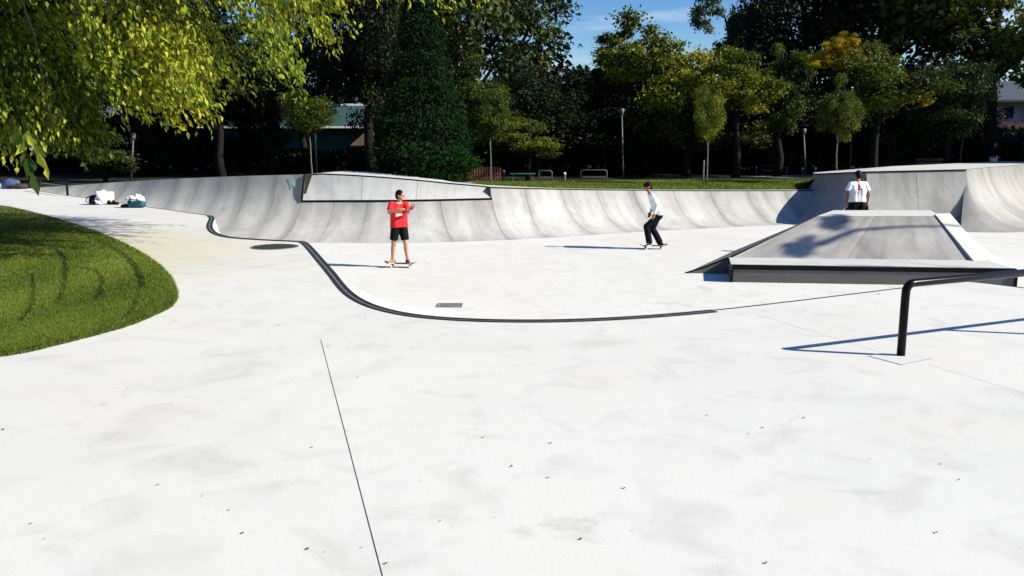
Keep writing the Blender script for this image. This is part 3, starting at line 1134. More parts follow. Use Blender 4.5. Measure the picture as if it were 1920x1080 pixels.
def tri_mesh(name, V, T, tone=None):
    m = bpy.data.meshes.new(name)
    nt_ = len(T) // 3
    m.vertices.add(len(V))
    m.vertices.foreach_set('co', np.ascontiguousarray(V, np.float32).ravel())
    m.loops.add(len(T))
    m.loops.foreach_set('vertex_index', np.ascontiguousarray(T, np.int32))
    m.polygons.add(nt_)
    m.polygons.foreach_set('loop_start', np.arange(0, nt_ * 3, 3, dtype=np.int32))
    if tone is not None:
        at_ = m.attributes.new('tone', 'FLOAT', 'POINT')
        at_.data.foreach_set('value', np.ascontiguousarray(tone, np.float32))
    m.update(calc_edges=True)
    return m


def unit(a):
    return a / np.linalg.norm(a, axis=1, keepdims=True)


def in_poly(x, y, poly):
    inside = np.zeros(len(x), bool)
    j = len(poly) - 1
    for i in range(len(poly)):
        xi, yi = poly[i]
        xj, yj = poly[j]
        c = ((yi > y) != (yj > y)) & (x < (xj - xi) * (y - yi) / (yj - yi + 1e-12) + xi)
        inside ^= c
        j = i
    return inside


# left lawn: a raised island of soil and turf with real blades
LAWN_PX = [(-420, 700), (-200, 688), (0, 670), (60, 659), (117, 645), (187, 627), (241, 612), (296, 589), (317, 578), (328, 565), (330, 552), (327, 536), (315, 515), (288, 490), (249, 467), (202, 444), (128, 417), (58, 398), (0, 385), (-160, 374), (-420, 372)]
lawn_poly = [at(u, v) for u, v in LAWN_PX]
lawn_poly = smooth_line(lawn_poly, 1)
lw = MB()
tt = geometry.tessellate_polygon([lawn_poly])
nl = len(lawn_poly)
lw.add([p + Vector((0, 0, 0.022)) for p in lawn_poly] + [p + Vector((0, 0, -0.02)) for p in lawn_poly],
       [tuple(t) for t in tt] + [(i, (i + 1) % nl, nl + (i + 1) % nl, nl + i) for i in range(nl)])
lawn = tag(lw.link('lawn', M['soil']), kind='structure')


def blades(name, P, h, w, tone, lean=0.5):
    n_ = len(P)
    ang = rng.uniform(0, 2 * np.pi, n_)
    sd = np.stack([np.cos(ang), np.sin(ang), np.zeros(n_)], 1)
    ln = rng.normal(0, lean, (n_, 2)) * h[:, None]
    tip = P + np.concatenate([ln, h[:, None]], 1)
    V = np.stack([P - sd * w[:, None] / 2, P + sd * w[:, None] / 2, tip], 1).reshape(-1, 3)
    T = np.arange(n_ * 3)
    return tri_mesh(name, V, T, np.repeat(tone, 3))


LP = np.array([(p.x, p.y) for p in lawn_poly])
NB = 420000
# denser where it is near enough to be seen
u_ = rng.uniform(-160, 345, NB)
v_ = 372 + (690 - 372) * rng.uniform(0, 1, NB) ** 0.75
a_ = (u_ - 960) / FPX
b_ = (540 - v_) / FPX
tz = (0 - CAM_Z) / (-SP + b_ * CP)
gx, gy = a_ * tz, (CP + b_ * SP) * tz
ok = in_poly(gx, gy, LP)
gx, gy = gx[ok], gy[ok]
tone = 0.45 + 0.16 * np.sin(gx * 1.3 + gy * .7) * np.sin(gy * 1.1 - gx * .4) + rng.normal(0, 0.16, len(gx))
hgt = rng.uniform(0.018, 0.042, len(gx))
# curved ruts left by the mower: shorter, darker blades
for pts_, wd in (([(187, 456), (212, 469), (233, 483), (247, 497), (257, 511), (264, 528), (266, 546)], .055), ([(105, 472), (115, 481), (121, 491), (124, 508), (122, 530), (117, 552), (108, 576)], .04),
                 ([(140, 507), (165, 508), (183, 515), (191, 526), (192, 540), (187, 556), (178, 572)], .04), ([(262, 560), (250, 585), (232, 606)], .03), ([(60, 520), (66, 550), (58, 585), (40, 610)], .035)):
    Q = [at(u, v) for u, v in pts_]
    for p_, q_ in zip(Q, Q[1:]):
        dx, dy = q_.x - p_.x, q_.y - p_.y
        tt_ = np.clip(((gx - p_.x) * dx + (gy - p_.y) * dy) / (dx * dx + dy * dy), 0, 1)
        hit = np.hypot(gx - p_.x - tt_ * dx, gy - p_.y - tt_ * dy) < wd * rng.uniform(.6, 1.2, len(gx))
        tone[hit] = rng.uniform(0, .22, hit.sum())
        hgt[hit] *= 0.7
stripe = np.sin((np.hypot(gx + 12.5, gy - 9.0)) * 5.2)
tone += .10 * stripe
dry = rng.uniform(0, 1, len(gx)) < 0.05
tone[dry] = 0.95
ns_ = 9000
seg = rng.integers(0, len(LP), ns_)
tt_ = rng.uniform(0, 1, ns_)[:, None]
ep = LP[seg] * (1 - tt_) + LP[(seg + 1) % len(LP)] * tt_ + rng.normal(0, .011, (ns_, 2))
gx = np.concatenate([gx, ep[:, 0]]); gy = np.concatenate([gy, ep[:, 1]])
tone = np.concatenate([tone, rng.uniform(.15, .75, ns_)]); hgt = np.concatenate([hgt, rng.uniform(.012, .032, ns_)])
P = np.stack([gx, gy, np.full(len(gx), 0.021)], 1)
P[-ns_:, 2] = 0.004
gw = np.clip(0.004 + 0.0004 * gy, 0.006, 0.014)
tag(link_mesh('grass', blades('grass', P, hgt, gw * rng.uniform(.7, 1.4, len(gx)), np.clip(tone, 0, 1), 0.6), M['grass']), 'short bright green grass of the mown lawn island on the left', 'grass', kind='stuff')
# verge grass behind the wall
nv = 60000
uu = rng.uniform(0, len(b3) - 1.001, nv)
ii = uu.astype(int)
fr = (uu - ii)[:, None]
B3 = np.array([tuple(p) for p in b3])
base = B3[ii] * (1 - fr) + B3[ii + 1] * fr
off = rng.uniform(0.02, 6.4, nv)
dd = base[:, :2] - np.array([[cen.x, cen.y]])
dd = unit(dd)
zz = np.interp(off, [0, .6, 2, 4, 7], [1, .9, .45, 0, 0])
P = np.concatenate([base[:, :2] + dd * off[:, None], (base[:, 2] * zz + 0.008)[:, None]], 1)
tn = np.clip(0.5 + .15 * np.sin(P[:, 0] * .8) * np.sin(P[:, 1] * 1.7) + rng.normal(0, .17, nv), 0, 1)
tag(link_mesh('grass', blades('grass', P, rng.uniform(.04, .10, nv), rng.uniform(.02, .035, nv), tn, .5), M['grass']), 'strip of bright grass behind the low part of the back wall', 'grass', kind='stuff')

# ------------------------------------------------------------------ funbox
fb = thing('funbox', 'grey concrete pyramid funbox with black edged ledge along its front', 'skate ramp', (8, 19, ZF))
ZL = -0.94
LB0, LB1 = at(1371, 529, ZF), at(1903, 537.5, ZF)
g0, g1 = Vector((LB0.x, LB0.y, ZL)), Vector((LB1.x, LB1.y, ZL))
fwd = Vector(((g1 - g0).y, -(g1 - g0).x, 0)).normalized()
if fwd.y < 0: fwd = -fwd
h0, h1 = g0 + fwd * 1.25, g1 + fwd * 1.35
h0.x += 0.12
mb = MB()
mb.add([g0, g1, h1, h0] + [Vector((p.x, p.y, ZF - .01)) for p in (g0, g1, h1, h0)], [(0, 1, 2, 3), (0, 4, 5, 1), (1, 5, 6, 2), (3, 7, 4, 0)])
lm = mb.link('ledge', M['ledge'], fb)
# pale cap set 4 mm proud of the ledge top
mb = MB()
mb.prism([p + Vector((0, 0, 0.006)) for p in (g0 + fwd * .09, g1 + fwd * .09, h1 + Vector((0, .0, 0)), h0)], 0.01)
mb.link('ledge_top', M['pale'], fb)
mb = MB()
q0, q1 = g0 - fwd * .014, g1 - fwd * .014
mb.add([q0 + Vector((0, 0, .012)), q1 + Vector((0, 0, .012)), q1 + fwd * .10 + Vector((0, 0, .012)), q0 + fwd * .10 + Vector((0, 0, .012)), q0 - Vector((0, 0, .085)), q1 - Vector((0, 0, .085))],
       [(0, 1, 2, 3), (0, 4, 5, 1)])
mb.link('steel_edge', M['black_steel'], fb)
for q in (g0, g1):
    mb = MB()
    mb.box((q.x, q.y - .004, (ZL - .09 + ZF) / 2), (.05, .05, ZL - .09 - ZF))
    mb.link('corner_post', M['black_steel'], fb)
TL, TR = atd(1532, 405.5, 20.45), atd(1756, 405.5, 20.45)
ZT = TL.z
TR.z = ZT
UL, UR = atd(1563, 394.5, 21.35), atd(1745, 393.8, 21.35)
UR.z = UL.z
k0, k1 = h0 + Vector((0.06, 0, 0.0)), h1 + Vector((-.35, 0, 0))
# front bank, two slabs
mid0, mid1 = k0.lerp(k1, .49), TL.lerp(TR, .49)


def quad_panel(name, a, b, c, d, mat, parent, n_=6, th=0.05):
    rows, uv = [], []
    for i in range(n_ + 1):
        p, q = a.lerp(b, i / n_), d.lerp(c, i / n_)
        rows.append([q.lerp(p, t) for t in (0, .25, .5, .75, 1)])
        uv.append([((p - a).length, (q - p).length * t) for t in (0, .25, .5, .75, 1)])
    return grid(name, rows, mat, parent, uv, smooth=False, skirt=th)


gp = Vector((0.004, 0, 0))
quad_panel('bank_panel', k0, mid0 - gp, mid1 - gp, TL, M['box'], fb)
quad_panel('bank_panel', mid0 + gp, k1, TR, mid1 + gp, M['box'], fb)
quad_panel('top_panel', TL + Vector((0, .01, .004)), TR + Vector((0, .01, .004)), UR + Vector((0, 0, .004)), UL + Vector((0, 0, .004)), M['pale'], fb)
# left bank falling away to the floor, with a cheek
P0, P1, P2 = at(1284, 512.5, ZF), at(1376, 470, ZF), Vector((UL.x - 1.0, UL.y + 1.0, ZF))
P0.z = P1.z = P2.z = ZF - .005
mb = MB()
hl = h0 + Vector((-.02, 0, .004))
mb.add([hl, TL + Vector((0, 0, -.001)), UL + Vector((0, 0, -.001)), P0, P1, P2], [(0, 3, 4), (0, 4, 1), (1, 4, 5), (1, 5, 2)])
mb.link('side_bank', M['box'], fb)
mb = MB()
mb.add([hl, P0, Vector((hl.x, hl.y, ZF - .01))], [(0, 1, 2)])
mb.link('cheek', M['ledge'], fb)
mb = MB()
mb.tube([P0 + Vector((0, 0, .012)), P0.lerp(hl, .5) + Vector((0, -.012, -.012)), hl + Vector((0, -.012, 0))], 0.016, 5)
mb.link('steel_edge', M['black_steel'], fb)
# right bank and the back bank
BR0, BR1 = Vector((h1.x + 1.1, h1.y + .4, ZF - .005)), Vector((UR.x + 2.4, UR.y + 1.4, ZF - .005))
mb = MB()
mb.add([k1 + Vector((0, 0, -.002)), TR, UR, BR1, BR0], [(0, 4, 3, 1), (1, 3, 2)])
mb.link('side_bank', M['pale'], fb)
mb = MB()
BL = Vector((UL.x - .1, UL.y + 1.65, ZF - .006))
BR2 = Vector((UR.x + 1.4, UR.y + 1.65, ZF - .006))
mb.add([UL + Vector((0, 0, .001)), UR + Vector((0, 0, .001)), BR2, BL, P2 + Vector((.0, 0, 0)), BR1], [(0, 1, 2, 3), (0, 3, 4), (1, 5, 2)])
mb.link('back_bank', M['box'], fb)
# sloping kerb (hubba) down the right hip
mb = MB()
a0, a1 = TR + Vector((-.02, .06, 0)), k1 + Vector((-.02, -.02, 0))
ww = Vector((.42, .10, 0))
hh = Vector((0, 0, .06))
ext = (a1 - a0) * .06
a1 = a1 + ext
mb.add([a0 + hh, a1 + hh, a1 + ww + hh, a0 + ww + hh, a0 - hh, a1 - hh, a1 + ww - hh * 2, a0 + ww - hh * 2],
       [(0, 1, 2, 3), (0, 4, 5, 1), (1, 5, 6, 2), (2, 6, 7, 3), (3, 7, 4, 0)])
mb.link('hubba_kerb', M['pale'], fb)
to_local(fb)

# ------------------------------------------------------------------ rails and metalwork
def bent_rail(name, label, base, d, length, height, rad, posts, lead, group=None, cat='grind rail', mat=None):
    """flat bar: the first post bends into the bar"""
    t = thing(name, label, cat, base, 0, group)
    d = Vector(d).normalized()
    mb = MB()
    r_ = 0.07
    pts = [Vector((0, 0, 0)), Vector((0, 0, height - r_ * 1.6))]
    for i in range(1, 7):
        a = math.pi / 2 * i / 6
        pts.append(Vector((0, 0, height - r_)) + d * (r_ * (1 - math.cos(a))) + Vector((0, 0, r_ * (math.sin(a)))))
    pts.append(d * length + Vector((0, 0, height)))
    mb.tube(pts, rad, 16)
    o = mb.link('bar', mat or M['black_steel'], t, smooth=True)
    for p in posts:
        mb = MB()
        mb.tube([d * p, d * p + Vector((0, 0, height - rad * .6))], rad * .95, 14)
        mb.link('post', mat or M['black_steel'], t, smooth=True)
    return t


rb = at(1689, 667)
rail = bent_rail('grind_rail', 'black steel grind rail bent down into its near post on the pale deck', rb, (1.24, 0.56, 0), 4.6, 0.56, 0.031, [1.75, 3.6], 0.07)
mb = MB()
pd = [at(1628, 668), at(1690, 684.5), at(1750, 672), at(1684, 656.5)]
mb.poly([p + Vector((0, 0, .004)) for p in pd])
tag(mb.link('concrete_patch', M['pad'], recalc=False), kind='structure')
# far left low rail
bl = at(127, 367)
br = at(20, 352.5, 0)
rl = thing('grind_rail', 'low square black rail beside the bags on the far left', 'grind rail', bl)
mb = MB()
hv = Vector((0, 0, .34))
dl = atd(66, 349, 29.6) - bl
dl.z = 0
mb.box((0, 0, .15), (.05, .05, .3)); mb.link('post', M['black_steel'], rl)
mb = MB(); mb.tube([Vector((0.03, 0, .325)), dl + Vector((0, 0, .325))], .035, 4); mb.link('bar', M['black_steel'], rl)
mb = MB(); mb.box((dl.x, dl.y, .15), (.05, .05, .3)); mb.link('post', M['black_steel'], rl)

# manhole cover
mc = at(515, 463.2)
mh = thing('manhole_cover', 'round dark iron manhole cover flush with the pale deck', 'manhole cover', mc)
mb = MB()
mb.tube([(0, 0, -.02), (0, 0, .008)], .37, 32); mb.link('ring', M['mid_steel'], mh)
mb = MB()
mb.tube([(0, 0, -.02), (0, 0, .013)], .335, 32)
for i in range(-4, 5):
    for j in range(-4, 5):
        if math.hypot(i, j) < 4.3:
            mb.box((i * .068, j * .068, .015), (.04, .04, .006))
mb.link('lid', M['iron'], mh)
# drain grate in the bowl floor
dc = at(843, 573, ZF)
dg = thing('drain_grate', 'small rectangular steel drain grate in the bowl floor', 'drain', dc)
mb = MB()
for y in (-.17, .17): mb.box((0, y, .006), (.46, .03, .012))
for x in (-.215, .215): mb.box((x, 0, .006), (.03, .31, .012))
mb.link('frame', M['mid_steel'], dg)
for i in range(9):
    mb = MB(); mb.box((-.16 + i * .04, 0, .005), (.02, .305, .01)); mb.link('slat', M['mid_steel'], dg)
mb = MB(); mb.poly([Vector((x, y, .002)) for x, y in ((-.2, -.155), (.2, -.155), (.2, .155), (-.2, .155))]); mb.link('sump', M['joint'], dg)
# little steel box in the left corner of the bowl
sb_ = at(428, 436, -.25)
# ------------------------------------------------------------------ fallen leaves and grit
nf = 46
fu, fv = rng.uniform(0, 1920, nf), 470 + 600 * rng.uniform(0, 1, nf) ** .8
pts, dirs, nrm, sz, tn = [], [], [], [], []
for u, v in zip(fu, fv):
    p = at(u, v)
    if in_poly(np.array([p.x]), np.array([p.y]), LP)[0]: continue
    inb = in_poly(np.array([p.x]), np.array([p.y]), np.array([(q.x, q.y) for q in outer]))[0]
    if not inb:
        p = at(u, v, ZF)
        if v < 480 or v > 590 or u > 1250 or u < 780: continue
    p.z += .005
    pts.append(p); a = rng.uniform(0, 6.28)
    dirs.append((math.cos(a), math.sin(a), rng.uniform(-.2, .2))); nrm.append((rng.normal(0, .3), rng.normal(0, .3), 1))
    sz.append(min(.055, rng.uniform(.009, .022) * (1 + (p.y > 8) * .7))); tn.append(rng.uniform(0, 1))
fm = leaf_mesh('fallen_leaves', np.array([tuple(p) for p in pts]), np.array(dirs), np.array(nrm), np.array(sz), np.array(sz) * .7, tn)
M['dry_leaf'] = leaf_mat('dry_leaves', [(0, (.035, .022, .012)), (.6, (.10, .06, .03)), (1, (.2, .13, .05))], .1)
tag(link_mesh('fallen_leaves', fm, M['dry_leaf']), 'dry leaves and grit scattered over the pale concrete', 'leaves', kind='stuff')

# ------------------------------------------------------------------ trees
def crown_round(seed, ncl=70, per=330, rad=.23, leaf=.045, flat_=1.0, gaps=0.0, droop=.3):
    r_ = np.random.default_rng(seed)
    d = unit(r_.normal(0, 1, (ncl, 3)))
    rr = r_.uniform(.25, 1, ncl) ** .45 * .86
    c = d * rr[:, None]
    # a lobed outline
    lob = 1 + .26 * np.sin(3 * np.arctan2(d[:, 1], d[:, 0]) + seed) + .12 * np.sin(4 * d[:, 2] + seed * 2)
    c *= lob[:, None]
    cr = rad * r_.uniform(.6, 1.35, ncl)
    ct = r_.uniform(.15, .75, ncl)
    n_ = (per * (cr / rad) ** 2 * (1 - gaps)).astype(int)
    C, D, Nn, T = [], [], [], []
    for i in range(ncl):
        k_ = n_[i]
        v = unit(r_.normal(0, 1, (k_, 3)))
        q = r_.uniform(0, 1, k_) ** .4
        p = c[i] + v * (q * cr[i])[:, None] * np.array([1.15, 1.15, .8]) * (1 + .35 * r_.normal(0, .5, (k_, 1)))
        C.append(p)
        Nn.append(unit(v * .8 + r_.normal(0, .7, (k_, 3)) + np.array([0, 0, .5])))
        D.append(unit(v + r_.normal(0, .6, (k_, 3)) + np.array([0, 0, -droop])))
        T.append(np.clip(ct[i] + r_.normal(0, .14, k_), 0, 1))
    C, D, Nn, T = map(np.concatenate, (C, D, Nn, T))
    ls = leaf * r_.uniform(.6, 1.35, len(C))
    m = leaf_mesh('crown', C, D, Nn, ls, ls * .62, T)
    return m, c


def crown_cone(seed, n_=110000, leaf=.05):
    """unit: z 0..1, radius 1 at the foot"""
    r_ = np.random.default_rng(seed)
    nb = 900
    zb = r_.uniform(0, 1, nb) ** 1.25
    ab = r_.uniform(0, 2 * np.pi, nb)
    C, D, Nn, T = [], [], [], []
    per = n_ // nb
    for i in range(nb):
        prof = (1 - zb[i]) ** 1.05 * (1 - .35 * max(0, .12 - zb[i]) / .12)
        ln = (prof + .02) * r_.uniform(.66, 1.16) * (1 + .15 * np.sin(ab[i] * 3 + zb[i] * 19) * np.sin(ab[i] * 2 - zb[i] * 31))
        k_ = int(per * (.3 + prof))
        s = r_.uniform(.15, 1, k_) ** .55
        w = .17 * (.35 + prof) * r_.normal(0, 1, k_)
        ax = np.array([np.cos(ab[i]), np.sin(ab[i])])
        x = ax[0] * s * ln - ax[1] * w
        y = ax[1] * s * ln + ax[0] * w
        z = zb[i] + (.02 * s - .055 * s ** 2) * (.4 + prof) + r_.normal(0, .012, k_)
        C.append(np.stack([x, y, z], 1))
        D.append(unit(np.stack([ax[0] + r_.normal(0, .45, k_), ax[1] + r_.normal(0, .45, k_), -.35 + r_.normal(0, .35, k_)], 1)))
        Nn.append(unit(np.stack([ax[0] * .5 + r_.normal(0, .5, k_), ax[1] * .5 + r_.normal(0, .5, k_), .7 + r_.normal(0, .4, k_)], 1)))
        T.append(np.clip(.2 + .6 * s ** 2 + r_.normal(0, .12, k_), 0, 1))
    C, D, Nn, T = map(np.concatenate, (C, D, Nn, T))
    C[:, 2] = np.clip(C[:, 2], .005, None)
    return C, D, Nn, T


def crown_cedar(seed):
    """flat tiers, unit: z -1..1"""
    r_ = np.random.default_rng(seed)
    C, D, Nn, T = [], [], [], []
    for tz_ in np.linspace(-.85, .92, 9):
        rad = (1 - .62 * (tz_ + .85) / 1.8)
        for b in range(6):
            a = r_.uniform(0, 2 * np.pi)
            ln = rad * r_.uniform(.65, 1.1)
            k_ = 620
            s = r_.uniform(.1, 1, k_) ** .6
            w = r_.normal(0, .16, k_) * (1.1 - .4 * s)
            x, y = np.cos(a) * s * ln - np.sin(a) * w, np.sin(a) * s * ln + np.cos(a) * w
            z = tz_ + r_.normal(0, .055) + .10 * s - .02 * np.abs(w) + r_.normal(0, .03, k_)
            C.append(np.stack([x, y, z], 1))
            D.append(unit(np.stack([np.cos(a) + r_.normal(0, .5, k_), np.sin(a) + r_.normal(0, .5, k_), .1 + r_.normal(0, .2, k_)], 1)))
            Nn.append(unit(np.stack([r_.normal(0, .35, k_), r_.normal(0, .35, k_), np.ones(k_)], 1)))
            T.append(np.clip(.4 + r_.normal(0, .2, k_), 0, 1))
    C, D, Nn, T = map(np.concatenate, (C, D, Nn, T))
    ls = .07 * r_.uniform(.6, 1.3, len(C))
    return leaf_mesh('crown', C, D, Nn, ls, ls * .45, T)


def crown_loose(seed, nlobe=7, per_lobe=11, per=230, leaf=.06):
    """several lobes of different size thrown round the stem, each of ragged clumps"""
    r_ = np.random.default_rng(seed)
    cen_, rad_ = [], []
    for i in range(nlobe):
        d = r_.normal(0, 1, 3); d /= np.linalg.norm(d)
        rr = r_.uniform(.30, .72)
        cen_.append(d * rr * np.array([1, 1, .95])); rad_.append(r_.uniform(.28, .50))
    C, D, Nn, T, cl = [], [], [], [], []
    for c0_, r0_ in zip(cen_, rad_):
        lt = r_.uniform(.2, .7)
        for j in range(per_lobe):
            d = r_.normal(0, 1, 3); d /= np.linalg.norm(d)
            c = c0_ + d * r0_ * r_.uniform(.3, 1.05)
            cl.append(c)
            cr = r_.uniform(.09, .21)
            k_ = int(per * (cr / .15) ** 2)
            v = unit(r_.normal(0, 1, (k_, 3)))
            q = r_.uniform(0, 1, k_) ** .5
            p = c + v * (q * cr)[:, None] * np.array([1.2, 1.2, .75]) * (1 + r_.normal(0, .3, (k_, 1)))
            p[:, 2] -= .25 * cr * r_.uniform(0, 1, k_) ** 2
            C.append(p)
            Nn.append(unit(v * .7 + r_.normal(0, .8, (k_, 3)) + np.array([0, 0, .4])))
            D.append(unit(v + r_.normal(0, .7, (k_, 3)) + np.array([0, 0, -.4])))
            T.append(np.clip(lt + r_.normal(0, .1) + r_.normal(0, .15, k_), 0, 1))
    C, D, Nn, T = map(np.concatenate, (C, D, Nn, T))
    ls = leaf * r_.uniform(.5, 1.3, len(C))
    r_.shuffle(cl)
    return leaf_mesh('crown', C, D, Nn, ls, ls * .6, T), np.array(cl)


PROTO = {}
for i in range(4):
    PROTO['loose%d' % i] = crown_loose(61 + i * 3)
for i in range(4):
    PROTO['round%d' % i] = crown_round(11 + i, 90, 330, .22, .050)
PROTO['open0'] = crown_round(31, 75, 230, .17, .052)
PROTO['open1'] = crown_round(32, 65, 210, .19, .055)
PROTO['fine0'] = crown_round(41, 60, 260, .26, .07)
PROTO['fine1'] = crown_round(42, 60, 230, .24, .075)
for k_ in PROTO:
    PROTO[k_][0].materials.append(M['lf_mid'])
cedar_mesh = crown_cedar(3)
cedar_mesh.materials.append(M['lf_cedar'])


def set_mat(o, mat):
    o.material_slots[0].link = 'OBJECT'
    o.material_slots[0].material = mat


def limbs(mb, base, top, r0, cz, rad, cl, seed, nl_=7):
    rr = random.Random(seed)
    base, top = Vector(base), Vector(top)
    pts, rs = [], []
    for i in range(7):
        t = i / 6
        p = base.lerp(top, t) + Vector((rr.uniform(-1, 1), rr.uniform(-1, 1), 0)) * r0 * .6 * (0 < i)
        pts.append(p)
        rs.append(r0 * (1.25 if i == 0 else 1) * (1 - .72 * t))
    mb.tube(pts, rs, 9)
    for c in cl[:nl_ * 2]:
        q = Vector((c[0] * rad[0], c[1] * rad[0], c[2] * rad[1] + cz))
        t = min(.9, max(.35, (q.z - rad[1] * .5) / max(top.z, .1)))
        s_ = base.lerp(top, t)
        m_ = s_.lerp(q, .5) + Vector((0, 0, .12 * rad[1]))
        mb.tube([s_, m_, q], [r0 * .36, r0 * .2, r0 * .06], 5)


def tree(name, label, u, y, vtop, vbot, width, proto, mat, trunk=0.0, rot=None, group='trees of the park behind the skatepark', bark='bark', gx=None, lean=0.0):
    x = (u - 960) / FPX * y if gx is None else gx
    zt = atd(u, vtop, y).z
    zb = max(atd(u, vbot, y).z, .3)
    cz, hz = (zt + zb) / 2, (zt - zb) / 2
    rx = width / FPX * y / 2
    hz = max(hz, .4)
    t = thing(name, label, 'tree', (x, y, 0), 0, group)
    m, cl = PROTO[proto]
    c = bpy.data.objects.new('crown', m)
    COL.objects.link(c)
    c.parent = t
    c.location = (0, 0, cz)
    c.scale = (rx, rx, hz)
    a = random.uniform(0, 6.28) if rot is None else rot
    c.rotation_euler = (0, 0, a)
    set_mat(c, mat)
    r0 = trunk or .05 + .022 * zt
    mb = MB()
    cr_, sr_ = math.cos(a), math.sin(a)
    cl2 = [(p[0] * cr_ - p[1] * sr_, p[0] * sr_ + p[1] * cr_, p[2]) for p in cl]
    limbs(mb, (lean, 0, -.1), (0, 0, cz + hz * .6), r0, cz, (rx, hz), cl2, hash(name + label) % 1000)
    mb.link('trunk', M[bark], t, smooth=True)
    return t


